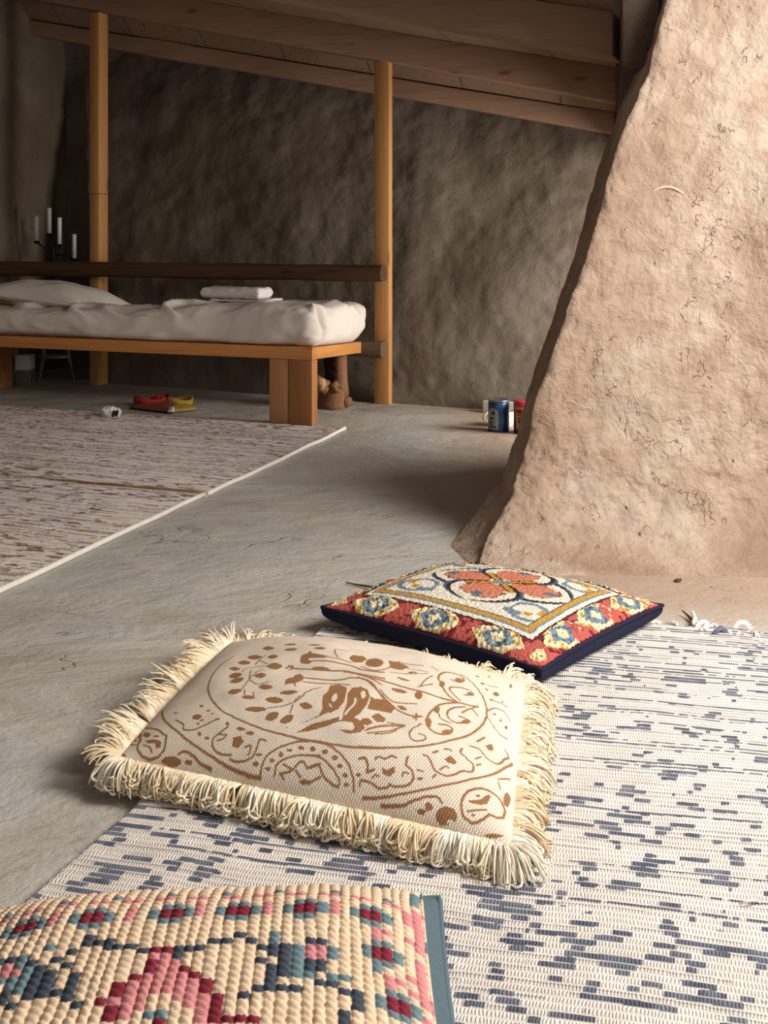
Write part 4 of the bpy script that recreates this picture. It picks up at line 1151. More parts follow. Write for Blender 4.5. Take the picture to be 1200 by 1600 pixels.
# towels
def fold_towel(cen, L, D, H, layers, name, seed, rot=0):
    """stack of folded layers seen as one rounded block with creases on its ends"""
    ca, sa = math.cos(rot), math.sin(rot)
    ux = BT*ca+BW*sa; uy = -BT*sa+BW*ca
    P = []
    n = 60; m = 64
    for i in range(n+1):
        q = -1+2*i/n
        dx = max(0, (abs(q)-.9)/.1)
        sh = (1-dx**2.2)**(1/2.2) if dx < 1 else 0
        r = []
        for k2 in range(m+1):
            th2 = 2*math.pi*k2/m
            y, z = math.cos(th2), math.sin(th2)
            y, z = math.copysign(abs(y)**.4, y), math.copysign(abs(z)**.5, z)
            zz2 = z*H/2*(.55+.45*sh)
            cre = 1-.08*abs(math.sin(math.pi*layers*(z+1)/2))*abs(y)
            nn = .004*float(vnoise(q*5, y*2, z*2, seed))
            r.append(cen+ux*(q*L/2)+uy*(y*cre*D/2)*(.97+.03*sh)+Z3*(zz2+H/2+nn))
        P.append(r)
    mb = MB().grid(np.array(P)[:, ::-1])
    P = np.array(P)
    for e in (0, n):
        ring = P[e][:-1]
        mb.add(np.concatenate([ring, [ring.mean(0)]]), [(k2, (k2+1) % m, m) if e == 0 else ((k2+1) % m, k2, m) for k2 in range(m)])
    return mb
tc = dp(370, 468, 6.03)
zc = tc[2]
tag(obj('towel', fold_towel(dp(385, 470, 6.08)+V3(0, 0, -.002), .36, .24, .018, 1, 'towel', 5), M['towel']), 'thin folded towel lowest on the mattress, under the thick one', 'towel', 'folded towels on the bed')
tag(obj('towel', fold_towel(dp(370, 468, 6.06)+V3(0, 0, .009), .37, .20, .062, 3, 'towel', 6), M['towel']), 'thick rolled white towel on top of the thin folded one', 'towel', 'folded towels on the bed')
# ------------------------------------------------------------------ candelabrum on a small table behind the bed
TC = V3(-2.36, 7.60, 0)
tb = thing('side_table', 'small dark table with splayed metal legs behind the bed', 'table', TC)
obj('table_top', MB().lathe(TC, [(0, .60), (.17, .60), (.18, .61), (.18, .63), (.17, .635), (0, .635)], 36), M['darkwood'], tb)
for k2 in range(4):
    a = math.pi/4+k2*math.pi/2+.35
    obj('leg', MB().tube([TC+V3(.10*math.cos(a), .10*math.sin(a), .60), TC+V3(.12*math.cos(a), .12*math.sin(a), .16), TC+V3(.17*math.cos(a), .17*math.sin(a), .0)], .009, 8), M['paleshelf'], tb)
obj('shelf', MB().lathe(TC, [(0, .150), (.125, .150), (.13, .157), (.125, .165), (0, .165)], 30), M['paleshelf'], tb)
k = 7.58
ca_spots = [(57.5, 378, 338), (77, 366, 325), (93, 383, 340), (116, 405, 366)]
cb = thing('candelabrum', 'black wrought iron candelabrum with four curled arms on the dark side table', 'candelabrum', TC+V3(0, 0, .636))
def wp(x, y, dy=0): return dp(x, y, k+dy)
hub = wp(84, 402)
obj('stem', MB().tube([V3(hub[0], k, .65), V3(hub[0], k, .78), hub, wp(84, 392), wp(81, 384), wp(77, 376), wp(77, 369)], [.012, .009, .012, .012, .009, .010, .008], 10), M['iron'], cb)
obj('base', MB().lathe(V3(hub[0], k, .637), [(0, 0), (.075, 0), (.075, .008), (.05, .014), (.012, .03), (0, .03)], 28), M['iron'], cb)
arms = {0: [(82, 394), (72, 392), (66, 385), (60, 381), (57.5, 380)], 2: [(84, 398), (92, 397), (94, 391), (93, 385)], 3: [(84, 400), (98, 398), (108, 400), (114, 410), (116, 407)]}
for i, pts in arms.items():
    P = [wp(x, y, (-.03, 0, .03, -.02)[i]*j/4) for j, (x, y) in enumerate(pts)]
    obj('arm', MB().tube(P, .006, 8), M['iron'], cb)
# small curl
cur = [wp(74+7*math.cos(a)*(1-.06*i), 386+6*math.sin(a)*(1-.06*i)) for i, a in enumerate(np.linspace(0, 5.2, 12))]
obj('curl', MB().tube(cur, .004, 8), M['iron'], cb)
lab = ['white candle on the leftmost low arm of the candelabrum', 'white candle standing highest, on the centre stem of the candelabrum', 'white candle just right of the centre one on the candelabrum', 'lowest white candle, on the rightmost arm near the pine post']
for i, (x, yb, yt) in enumerate(ca_spots):
    dy = (-.03, 0, .03, -.02)[i]
    p = wp(x, yb, dy); q = wp(x, yt, dy)
    obj('cup', MB().lathe(p+V3(0, 0, -.012), [(0, 0), (.010, 0), (.022, .008), (.024, .012), (.0185, .0125), (.0185, .020), (.0165, .020), (.0165, .0125), (0, .0122)], 20), M['iron'], cb)
    h = q[2]-p[2]
    tag(obj('candle', MB().lathe(p+V3(0, 0, .001), [(0, 0), (.0150, 0), (.0150, h*.97), (.013, h), (.006, h-.002), (0, h-.003)], 20), M['wax']), lab[i], 'candle', 'candles on the candelabrum')

# pale box behind the bed leg
p = fl(37, 602)
bx = thing('box', 'small pale box with a white upper part behind the left bed leg', 'box', p)
obj('body', MB().box(p+V3(-.055, .0, 0), V3(.10, .0, 0), V3(0, .1, 0), V3(0, 0, .10)), M['greybox'], bx, False, .003)
obj('lid', MB().box(p+V3(-.060, -.005, .101), V3(.105, .0, 0), V3(0, .11, 0), V3(0, 0, .105)), M['whitepaint'], bx, False, .006)

# ------------------------------------------------------------------ things under and before the bed
def crumple(cen, rx, ry, rz, seed, n=40):
    P = []
    for i in range(n+1):
        ph = -math.pi/2+math.pi*i/n
        r = []
        for k2 in range(2*n+1):
            th2 = 2*math.pi*k2/(2*n)
            x, y, z = math.cos(ph)*math.cos(th2), math.cos(ph)*math.sin(th2), math.sin(ph)
            nn = 1+.22*float(fbm(x*1.8+seed, y*1.8, z*1.8, seed, 3))-.25*max(0, float(vnoise(x*3, y*3, z*3, seed+9))-.25)
            r.append(cen+V3(x*rx, y*ry, max(z*rz, -rz*.75))*nn)
        P.append(r)
    mb = MB().grid(np.array(P))
    return mb
p = fl(173, 655)
sk = thing('crumpled_cloth', 'small crumpled white cloth on the floor by the far rug edge', 'cloth', p)
mb = crumple(p+V3(-.005, .02, .032), .058, .045, .036, 3)
V = np.concatenate(mb.v); V[:, 2] = np.maximum(V[:, 2], .012); mb.v = [V]
obj('cloth_body', mb, M['towel'], sk)
for j, (dx, dz) in enumerate(((.022, .034), (.040, .036))):
    obj('opening_shade', blob(p+V3(dx, -.022, dz), V3(.008, 0, 0), V3(0, .012, 0), V3(.004, 0, .018), seed=j+2, sq=.8), M['iron'], sk)['label'] = 'shaded opening of the cloth, put in as a dark patch'  # dark blobs stand in for the shade inside the cloth's opening

red, red2, yel, yel2 = mat_cloth('red_cloth', (150, 48, 40), .8), mat_cloth('brick_red_cloth', (136, 72, 62), .85), mat_cloth('yellow_cloth', (196, 168, 84), .85), mat_cloth('ochre_cloth', (176, 138, 62), .85)
p = fl(253, 646)
bg = thing('folded_bag', 'folded red and yellow cloth bag with looped handles lying under the bed', 'bag', p)
def slab(pts, h, z0, seed, n=12):
    """soft flat panel over a quad of floor points"""
    a = np.linspace(0, 1, n); A_, B_ = np.meshgrid(a, a, indexing='ij')
    q = [np.asarray(e, float) for e in pts]
    base = q[0]*((1-A_)*(1-B_))[..., None]+q[1]*(A_*(1-B_))[..., None]+q[2]*(A_*B_)[..., None]+q[3]*((1-A_)*B_)[..., None]
    ed = (np.clip(1-np.abs(2*A_-1)**4, 0, 1)*np.clip(1-np.abs(2*B_-1)**4, 0, 1))**.5
    nz = .004*fbm(A_*3, B_*3, 0, seed, 3)
    top = base.copy(); top[..., 2] = z0+h*(.35+.65*ed)+nz*ed
    bot = base.copy(); bot[..., 2] = z0+h*.15*(1-ed)
    return MB().grid(top).grid(bot[:, ::-1])
obj('red_panel', slab([fl(202, 640), fl(270, 648), fl(283, 634), fl(215, 630)], .034, 0, 2), red2, bg)
obj('yellow_panel', slab([fl(262, 647), fl(309, 642), fl(296, 633), fl(258, 636)], .022, 0, 3), yel, bg)
obj('grey_patch', slab([fl(262, 647.3), fl(272, 647.8), fl(273, 643), fl(263, 642)], .03, .003, 4), M['towel'], bg)
def ribbon(pts, w, hgt, th_=.004):
    """standing strap: a band of height hgt following floor points"""
    P = np.array(pts)
    n = len(P)
    lo, hi = P.copy(), P.copy()
    hi[:, 2] += hgt
    d = np.gradient(P, axis=0); nrm = np.stack([-d[:, 1], d[:, 0], 0*d[:, 0]], -1)
    nrm = nrm/np.linalg.norm(nrm, axis=1)[:, None]*th_
    R = np.stack([lo-nrm, lo+nrm, hi+nrm, hi-nrm, lo-nrm], 1)
    return MB().grid(R)
c1 = fl(232, 636)+V3(0, 0, .028)
loop = [c1+V3(.085*math.cos(a), .05*math.sin(a), .012*math.sin(2*a)) for a in np.linspace(2.2, 6.9, 30)]
obj('handle', ribbon(loop, 0, .034), red, bg)
c2 = fl(250, 634)+V3(0, 0, .026)
loop = [c2+V3(.055*math.cos(a), .045*math.sin(a), .010*math.sin(3*a)) for a in np.linspace(2.6, 7.4, 26)]
obj('handle', ribbon(loop, 0, .036), red, bg)
c3 = fl(281, 634)+V3(0, 0, .018)
loop = [c3+V3(.075*math.cos(a), .05*math.sin(a), .01*math.sin(2*a)) for a in np.linspace(-2.6, 2.0, 26)]
obj('handle', ribbon(loop, 0, .030), yel2, bg)

# ------------------------------------------------------------------ cans by the wall
def can_label(cx, r, z0, z1, a0, a1, poly=None, n=14, lift=.0008):
    a = np.linspace(a0, a1, n); z = np.linspace(z0, z1, 10)
    A_, Zq = np.meshgrid(a, z, indexing='ij')
    if poly is not None:
        mid = (a0+a1)/2
        s = poly((Zq-z0)/(z1-z0))
        A_ = mid+(A_-mid)*s
    P = np.stack([cx[0]+(r+lift)*np.cos(A_), cx[1]+(r+lift)*np.sin(A_), Zq], -1)
    return MB().grid(P)
p = V3(.597, 5.50, 0); r, h = .0545, .162
can = thing('can', 'blue can with a silver lid and grey label on the floor', 'can', p)
obj('body', MB().lathe(p, [(0, 0), (r-.003, 0), (r, .004), (r, h-.012), (r-.004, h-.006)], 40), mat_plain('blue_enamel', (34, 74, 110), .3, .5, 0, .06), can)
obj('lid', MB().lathe(p, [(r-.004, h-.0065), (r+.001, h-.006), (r+.0015, h), (r-.004, h+.003), (r-.008, h-.001), (0, h-.002)], 40), mat_plain('tin_lid', (170, 170, 168), .25, .6, .9), can)
obj('label', can_label(p, r, .014, .125, math.radians(196), math.radians(262), lambda q: np.where(q > .7, np.sqrt(np.clip(1-((q-.7)/.3)**2*.9, 0, 1)), 1)), mat_plain('grey_label', (150, 150, 146), .6, .3), can)['label'] = 'pale grey arched label'
ink = mat_plain('dark_print', (52, 60, 74), .6, .3)
for z0, z1, a0, a1 in ((.092, .106, 222, 244), (.066, .074, 206, 236), (.046, .056, 208, 226), (.024, .032, 208, 252), (.036, .040, 210, 230)):
    obj('print_mark', can_label(p, r, z0, z1, math.radians(a0), math.radians(a1), lift=.0016, n=6), ink, can)['label'] = 'dark line of unreadable print'
mg = thing('mug', 'white mug behind the blue can, its handle to the left', 'mug', V3(.64, 5.64, 0))
q = V3(.64, 5.64, 0)
obj('body', MB().lathe(q, [(0, 0), (.045, 0), (.050, .006), (.058, .07), (.0595, .082), (.056, .082), (.052, .02), (0, .012)], 40), M['whitepaint'], mg)
hp = [q+V3(-.055, 0, .070), q+V3(-.080, -.01, .078), q+V3(-.105, -.015, .062), q+V3(-.108, -.015, .038), q+V3(-.085, -.01, .018), q+V3(-.05, 0, .014)]
obj('handle', MB().tube(hp, .007, 10), M['whitepaint'], mg)
p = V3(.722, 5.44, 0); r, h = .0535, .165
tub = thing('tub', 'round purple tub with red lid and yellow label beside the leaning wall', 'tub', p)
obj('body', MB().lathe(p, [(0, 0), (r-.002, 0), (r, .004), (r, h-.022)], 40), mat_plain('purple_plastic', (64, 40, 96), .35, .5, 0, .05), tub)
obj('lid', MB().lathe(p, [(r+.0012, h-.024), (r+.002, h-.02), (r+.002, h-.004), (r-.001, h), (0, h)], 40), mat_plain('red_plastic', (206, 48, 66), .35, .5, 0, .05), tub)
obj('label', can_label(p, r, .026, h-.026, math.radians(205), math.radians(320), lambda q: .8+.2*q), mat_plain('yellow_label', (214, 150, 62), .5, .4, 0, .1), tub)['label'] = 'yellow label'
for z0, z1, a0, a1, cc in ((.108, .126, 214, 300, (150, 34, 34)), (.094, .101, 222, 290, (170, 60, 40)), (.076, .086, 226, 280, (70, 92, 52)), (.058, .070, 228, 276, (38, 34, 36))):
    obj('print_mark', can_label(p, r, z0, z1, math.radians(a0), math.radians(a1), lift=.0016, n=8), mat_plain('tub_print', cc, .5, .3), tub)['label'] = 'line of unreadable print'
# pale plank against the wall
p = fl(754, 645)
tag(obj('plank', MB().box(p+V3(0, .0, 0), V3(.52, -.236, 0)*.9, V3(.02, .045, 0), V3(0, 0, .068)), M['whitepaint'], None, False, .004), 'low white plank against the back wall behind the cans', 'plank')
# ------------------------------------------------------------------ rugs
def h1(i, seed):
    i = np.asarray(i).astype(np.int64)
    return _hash(i.ravel(), 0*i.ravel()+3, 0*i.ravel()+7, seed).reshape(i.shape)

def rug_colour(q, r, pitch, light, navy, navy2, seed, lines, density, cell=.0055, accent=None, run=.05):
    """rag weave: rows of weft, each plain, broken into dark dashes, or carrying a thin dark thread"""
    rr = r+.016*vnoise(q*1.6, r*2.4, 0, seed+1)+.005*vnoise(q*7, r*7, 0, seed+2)
    row = np.floor(rr/pitch)
    fr = rr/pitch-row
    bead = np.floor(q/cell+.5*(row % 2))
    qq = bead*cell
    band = smooth(-.15, .35, vnoise(rr/.13, 0*rr, 0, seed+3)+lines(rr))
    cl = .80*vnoise(qq/run+7.3*h1(row, seed), row*3.7, 0, seed+4)+.55*vnoise(qq/(run*1.6), row*.42, 0, seed+14)
    cl = cl+.30*(h1(row, seed+9)-.5)
    big = vnoise(q/.35, r/.3, 0, seed+12)
    thr = .36+.34*band-density-.10*big
    dash = (cl > thr) & (fr > .06+.22*h1(np.floor(qq/.05)+row*31, seed+25)*(cl < thr+.15)) & (fr < .94)
    hl = h1(row, seed+5)
    line = (hl < .16+.62*band) & (np.abs(fr-.5) < .16+.14*h1(row, seed+6)) & (vnoise(qq/.30, row*1.7, 0, seed+7) > -.30+.3*h1(row, seed+8))
    line = line & (h1(np.floor(bead/2)+row*57, seed+26) > .16)
    grey = (h1(row, seed+21) < .55) & (np.abs(fr-.5-.25*(h1(row, seed+22)-.5)) < .13) & (vnoise(qq/.12, row*2.3, 0, seed+23) > .02) & ~dash & ~line
    tone = vnoise(q/.02, row*1.3, 0, seed+10)*.5+.5
    L = light[None, :]*(.93+.09*vnoise(q/.05, row*.7, 0, seed+11))[..., None].reshape(q.shape+(1,))
    dk = navy+(navy2-navy)*tone[..., None]
    if accent is not None:
        acc, amask = accent
        w = amask(q, r)
        pick = (h1(row*7+np.floor(q/.11), seed+15) < w)[..., None]
        dk = np.where(pick, acc, dk)
    colr = np.where((dash | line)[..., None], dk, L)
    colr = np.where(grey[..., None], L*.45+(navy2*.6+navy*.4)*.55, colr)
    return colr, rr

# near rug
RO, RQ, RR = V3(-.100, 2.885, 0), V3(.979, -.206, 0), V3(-.313, -.950, 0)
RW, RLn = 1.175, 1.98
PITCH = .0140
nq, nrr = 640, 1060
q, r = np.meshgrid(np.linspace(0, RW, nq), np.linspace(0, RLn, nrr), indexing='ij')
lines = lambda x: .35*np.exp(-((x-.62)/.22)**2)+.35*np.exp(-((x-.05)/.25)**2)+.12*smooth(.9, .3, x)-.12*smooth(.95, 1.15, x)+.30*np.exp(-((x-1.22)/.03)**2)
colr, rr = rug_colour(q, r, PITCH, lin(238, 228, 217), lin(84, 89, 104), lin(132, 135, 146), 60, lines, .03, cell=.0045, run=.026)
# selvedge waviness and the softened far right corner
eL = .008*vnoise(r*9, 0*r, 0, 71)*np.exp(-q/.05)
eR = .008*vnoise(r*8, 0*r, 0, 72)*np.exp(-(RW-q)/.05)
eF = .008*vnoise(q*9, 0*q, 0, 73)*np.exp(-r/.05)
qd, rd = q+eL+eR, r+eF
cut = np.clip((qd-(RW-.14))/.14, 0, 1)*np.clip((.10-rd)/.10, 0, 1)
rd = rd+.035*cut
qd = qd-.03*cut
P = RO+qd[..., None]*RQ+rd[..., None]*RR
edge = np.minimum(np.minimum(q, RW-q), np.minimum(r, RLn-r))
P[..., 2] = .0105*smooth(-.001, .012, edge)+.0028*np.abs(np.sin(math.pi*rr/PITCH))**.6+.0025*np.clip(fbm(q*3, r*3, 0, 75, 3), -.5, 1)+.0005+.006*np.exp(-edge/.03)*np.clip(vnoise(q*5, r*5, 0, 76), 0, 1)
mb = MB().grid(P[:, ::-1])
rug = thing('rug', 'white and navy rag rug under the three cushions', 'rug', P[nq//2, nrr//2]*V3(1, 1, 0))
o = obj('weave', mb, mat_attr('rag_weave', .95, .08, (.0048, PITCH), .55, .003), rug, col=colr[:, ::-1], uv=np.stack([q, rr], -1)[:, ::-1])
# loose yarn ends at the far edge
wool = mat_plain('white_yarn', (240, 232, 222), .95, .1, 0, .04)
def yarn(pts, r0, r1=None):
    P_ = catm([np.asarray(p, float) for p in pts], 5)
    n_ = len(P_)
    mb_ = MB()
    for s_ in range(5):       # a loose bundle of strands
        a0 = s_*2*math.pi/5
        sp = .62*r0 if r0 > .0036 else 0
        q_ = [p_+V3(math.cos(a0+i*.5), math.sin(a0+i*.5)*.7, math.sin(a0+i*.5)*.7)*sp*(.75+.9*(i/(n_-1))**3)+V3(0, 0, 0) for i, p_ in enumerate(P_)]
        q_ = [V3(e_[0], e_[1], max(e_[2], .003)) for e_ in q_]
        mb_.tube(q_, [(r0*.42 if sp else r0)*(1-.55*abs(2*i/(n_-1)-1)) for i in range(n_)], 6)
        if not sp: break
    return mb_
def catm(p, n=5):
    qn = [p[0]]+list(p)+[p[-1]]
    out = []
    for i in range(1, len(qn)-2):
        for k_ in range(n):
            t_ = k_/n
            out.append(.5*(2*qn[i]+(qn[i+1]-qn[i-1])*t_+(2*qn[i-1]-5*qn[i]+4*qn[i+1]-qn[i+2])*t_*t_+(3*qn[i]-qn[i-1]-3*qn[i+1]+qn[i+2])*t_**3))
    out.append(p[-1])
    return out
def yf(*a): return [fl(x, y, z) for x, y, z in a]
for pts, rad in (
        (yf((1082, 956, .012), (1086, 966, .014), (1085, 975, .012), (1092, 980, .012)), .007),
        (yf((1088, 982, .010), (1094, 973, .020), (1104, 973, .018), (1103, 983, .013), (1098, 986, .012)), .008),
        (yf((1042, 973, .009), (1052, 973, .012), (1062, 977, .011)), .008),
        (yf((1147, 983, .010), (1153, 974, .022), (1164, 973, .024), (1172, 980, .014)), .008),
        (yf((1018, 972, .009), (1024, 971, .010), (1031, 972, .010)), .006),
        (yf((1172, 990, .010), (1182, 990, .014), (1184, 999, .010)), .007),
        (yf((1110, 980, .010), (1116, 976, .014), (1124, 981, .012)), .006)):
    obj('yarn_end', yarn(pts, rad), wool, rug)
obj('yarn_end', yarn(yf((1115, 990, .014), (1122, 984, .022), (1128, 981, .022), (1134, 988, .014)), .007), mat_plain('navy_yarn', (104, 108, 126), .95, .1), rug)['label'] = 'frayed navy yarn'
obj('yarn_end', yarn(yf((1156, 1413, .016), (1166, 1409, .022), (1180, 1406, .022), (1188, 1412, .014)), .0022), wool, rug)

# far rugs
pink, vio, vio2, brn = lin(252, 238, 228), lin(98, 86, 96), lin(146, 130, 134), lin(156, 120, 88)
UL, UD = V3(-.9406, .3395, 0), V3(-.3235, -.9462, 0)
def far_rug(name, O, W, L, seed, label, dens, accent, res=.0042, pitch=.0110):
    nq_, nr_ = int(W/res), int(L/res)
    q, r = np.meshgrid(np.linspace(0, W, nq_), np.linspace(0, L, nr_), indexing='ij')
    colr, rr = rug_colour(q, r, pitch, pink, vio, vio2, seed, lambda x: .22+0*x, dens, cell=.006, accent=accent, run=.030)
    e = .006*vnoise(r*6, 0*r, 0, seed+31)*np.exp(-q/.05)
    P = O+(q+e)[..., None]*UL+(r+.006*vnoise(q*6, 0*q, 0, seed+32))[..., None]*UD
    ed = np.minimum(np.minimum(q, W-q), np.minimum(r, L-r))
    P[..., 2] = .0105*smooth(-.001, .012, ed)+.0018*np.abs(np.sin(math.pi*rr/pitch))+.0015*np.clip(fbm(q*3, r*3, 0, seed+5, 3), -.5, 1)
    t_ = tag(thing('rug', label, 'rug', P[nq_//2, nr_//2]*V3(1, 1, 0)), group='pale rugs beside the bed')
    obj('weave', MB().grid(P), mat_attr('flat_weave', .95, .08, (.009, pitch), .5, .003), t_, col=colr, uv=np.stack([q, rr], -1))
    n_ = 30
    pts = [O+UD*L*i/n_+V3(0, 0, .010)+UL*float(.006*vnoise(L*i/n_*6, 0, 0, seed+31)[0] if np.ndim(vnoise(L*i/n_*6, 0, 0, seed+31)) else .006*vnoise(L*i/n_*6, 0, 0, seed+31)) for i in range(n_+1)]
    obj('edge_binding', MB().tube(pts, .0095, 8), mat_plain('white_binding', (228, 220, 210), .9, .1, 0, .03), t_)['label'] = 'white bound edge'
    return t_
C1 = fl(540, 672)
far_rug('rug', C1, 2.6, 1.50, 90, 'pale pink and violet flecked rug reaching the bed leg', .06, (brn, lambda q, r: .25+.2*smooth(.4, .1, r)+.5*np.exp(-((r-1.49)/.02)**2)))
t_ = far_rug('rug', C1+UD*1.507+UL*.012, 2.6, 1.75, 130, 'pale rug with brown flecks, nearest part at the left edge', .10, (brn, lambda q, r: .25+.6*smooth(.35, 1.0, r)))
# brown seam cord where the two meet
pts = [C1+UD*1.503+UL*(.01+.05*i)+V3(0, 0, .0125+.002*math.sin(i*1.7)) for i in range(22)]
obj('seam_cord', MB().tube(pts, [.009*(1-i/23) for i in range(22)], 8), mat_plain('brown_cord', (140, 112, 80), .9, .1), t_)['label'] = 'brown end cord'

# ------------------------------------------------------------------ printed fringed cushion
FLOORZ = .0145
def strokes(txt):
    for ln in txt.strip().split('\n'):
        k_, w_, *p_ = ln.split()
        yield k_, float(w_)/1000, np.array([[float(e) for e in s.split(',')] for s in p_])/1000
def draw(A_, B_, sx, sy, txt):
    """signed ink map: 1 where printed"""
    ink_ = np.zeros(A_.shape)
    X, Y = A_*sx, B_*sy
    xs_, ys_ = X[:, 0], Y[0, :]
    for k_, w_, p_ in strokes(txt):
        p_ = p_*np.array([sx, sy])
        pad = max(w_, .004)
        i0, i1 = np.searchsorted(xs_, [p_[:, 0].min()-pad, p_[:, 0].max()+pad])
        j0, j1 = np.searchsorted(ys_, [p_[:, 1].min()-pad, p_[:, 1].max()+pad])
        if i1 <= i0 or j1 <= j0: continue
        x, y = X[i0:i1, j0:j1], Y[i0:i1, j0:j1]
        sub_ = ink_[i0:i1, j0:j1]
        if k_ in 'lm':
            d_ = np.full(x.shape, 9.0)
            for a_, b_ in zip(p_[:-1], p_[1:]):
                ab = b_-a_
                L2 = (ab**2).sum()+1e-12
                t_ = np.clip(((x-a_[0])*ab[0]+(y-a_[1])*ab[1])/L2, 0, 1)
                d_ = np.minimum(d_, np.hypot(x-a_[0]-t_*ab[0], y-a_[1]-t_*ab[1]))
            jit = .0006*vnoise(x*700, y*700, 0, 4)
            cov = smooth(w_/2+.0012, w_/2-.0002, d_+jit)
        else:
            ins = np.zeros(x.shape, bool)
            n_ = len(p_)
            jx, jy = x+.0008*vnoise(x*500, y*500, 0, 5), y+.0008*vnoise(x*500, y*500, 0, 6)
            for e in range(n_):
                x0, y0 = p_[e]; x1, y1 = p_[(e+1) % n_]
                if y0 == y1: continue
                c_ = (y0 > jy) != (y1 > jy)
                ins ^= c_ & (jx < (x1-x0)*(jy-y0)/(y1-y0)+x0)
            cov = ins*1.0
        if k_ in 'cm':
            sub_ *= 1-cov
        else:
            np.maximum(sub_, cov, out=sub_)
    return ink_
na, nb = 760, 620
A_, B_ = np.meshgrid(np.linspace(0, 1, na), np.linspace(0, 1, nb), indexing='ij')
ink_ = draw(A_, B_, .706, .580, PRINT)
P = FRINGED.top(A_, B_)
cream, brown = lin(236, 220, 200), lin(154, 112, 76)
tw_ = vnoise(A_*.706/.0016, B_*.58/.0016, 0, 8)
base = cream*(.95+.06*vnoise(A_*20, B_*20, 0, 9))[..., None]
inkc = brown*(1+.16*tw_)[..., None]
colr = base*(1-ink_[..., None])+inkc*ink_[..., None]
# soft dents of the filling
P[..., 2] += .004*fbm(A_*5, B_*5, 0, 15, 3)*FRINGED.prof(A_, B_)
cu = thing('cushion', 'cream fringed cushion printed with a brown bird in an oval, middle of the three', 'cushion', P[na//2, nb//2]*V3(1, 1, 0), 'floor cushions')
def mat_canvas():
    m = NT('printed_canvas', .9, .12)
    at = m.n('ShaderNodeVertexColor'); at.layer_name = 'Col'
    uvv = m.coord((1, 1, 1), (0, 0, .5), kind='UV')
    sx = m.n('ShaderNodeSeparateXYZ'); m.l(uvv, sx.inputs[0])
    w1 = m.math('SINE', m.math('MULTIPLY', sx.outputs[0], 2*math.pi/.0042))
    w2 = m.math('SINE', m.math('MULTIPLY', sx.outputs[1], 2*math.pi/.0052))
    w = m.math('ADD', m.math('MULTIPLY', w1, .7), m.math('MULTIPLY', m.math('MULTIPLY', w1, w2), .6))
    f = m.noise(m.coord(), 300, 3)
    m.color(m.mix(.18, at.outputs['Color'], m.ramp(f, [(.3, (140, 130, 118)), (.7, (255, 255, 255))]), 'MULTIPLY'))
    m.bump(m.math('ADD', w, f), .45, .0016)
    return m.m
obj('cover', MB().grid(P), mat_canvas(), cu, col=colr, uv=np.stack([A_*.706, B_*.58], -1))
e8 = .5-.5*np.cos(math.pi*np.linspace(0, 1, 90))
a8, b8 = np.meshgrid(e8, e8, indexing='ij')
canvas = mat_cloth('cream_canvas', (222, 204, 178), .9, 240, .3)
obj('back_panel', MB().grid(FRINGED.bottom(a8, b8, FLOORZ, .06)[:, ::-1]), canvas, cu)
# fringe: looped cotton yarn all round the seam
def seam_loop(Cu, n):
    e = np.linspace(0, 1, n, endpoint=False)
    a = np.concatenate([e, 0*e+1, 1-e, 0*e]); b = np.concatenate([0*e, e, 0*e+1, 1-e])
    return Cu.seam(a, b)
SL = seam_loop(FRINGED, 400)
seg = np.linalg.norm(np.roll(SL, -1, 0)-SL, axis=1)
cum = np.concatenate([[0], np.cumsum(seg)])
def seam_at(s):
    s = s % cum[-1]
    i = np.searchsorted(cum, s, side='right')-1
    i = min(i, len(SL)-1)
    f_ = (s-cum[i])/(seg[i]+1e-9)
    p = SL[i]*(1-f_)+SL[(i+1) % len(SL)]*f_
    i2 = (i+14) % len(SL); i1 = (i-14) % len(SL)
    t_ = SL[i2]-SL[i1]
    n_ = np.array([t_[1], -t_[0], 0]); n_ /= np.linalg.norm(n_)
    return p, n_, t_/np.linalg.norm(t_)
fr = MB(); frc = []
yc = [lin(250, 234, 206), lin(246, 228, 196), lin(236, 215, 180), lin(252, 242, 222)]
front_len = .706
nstr = 4200
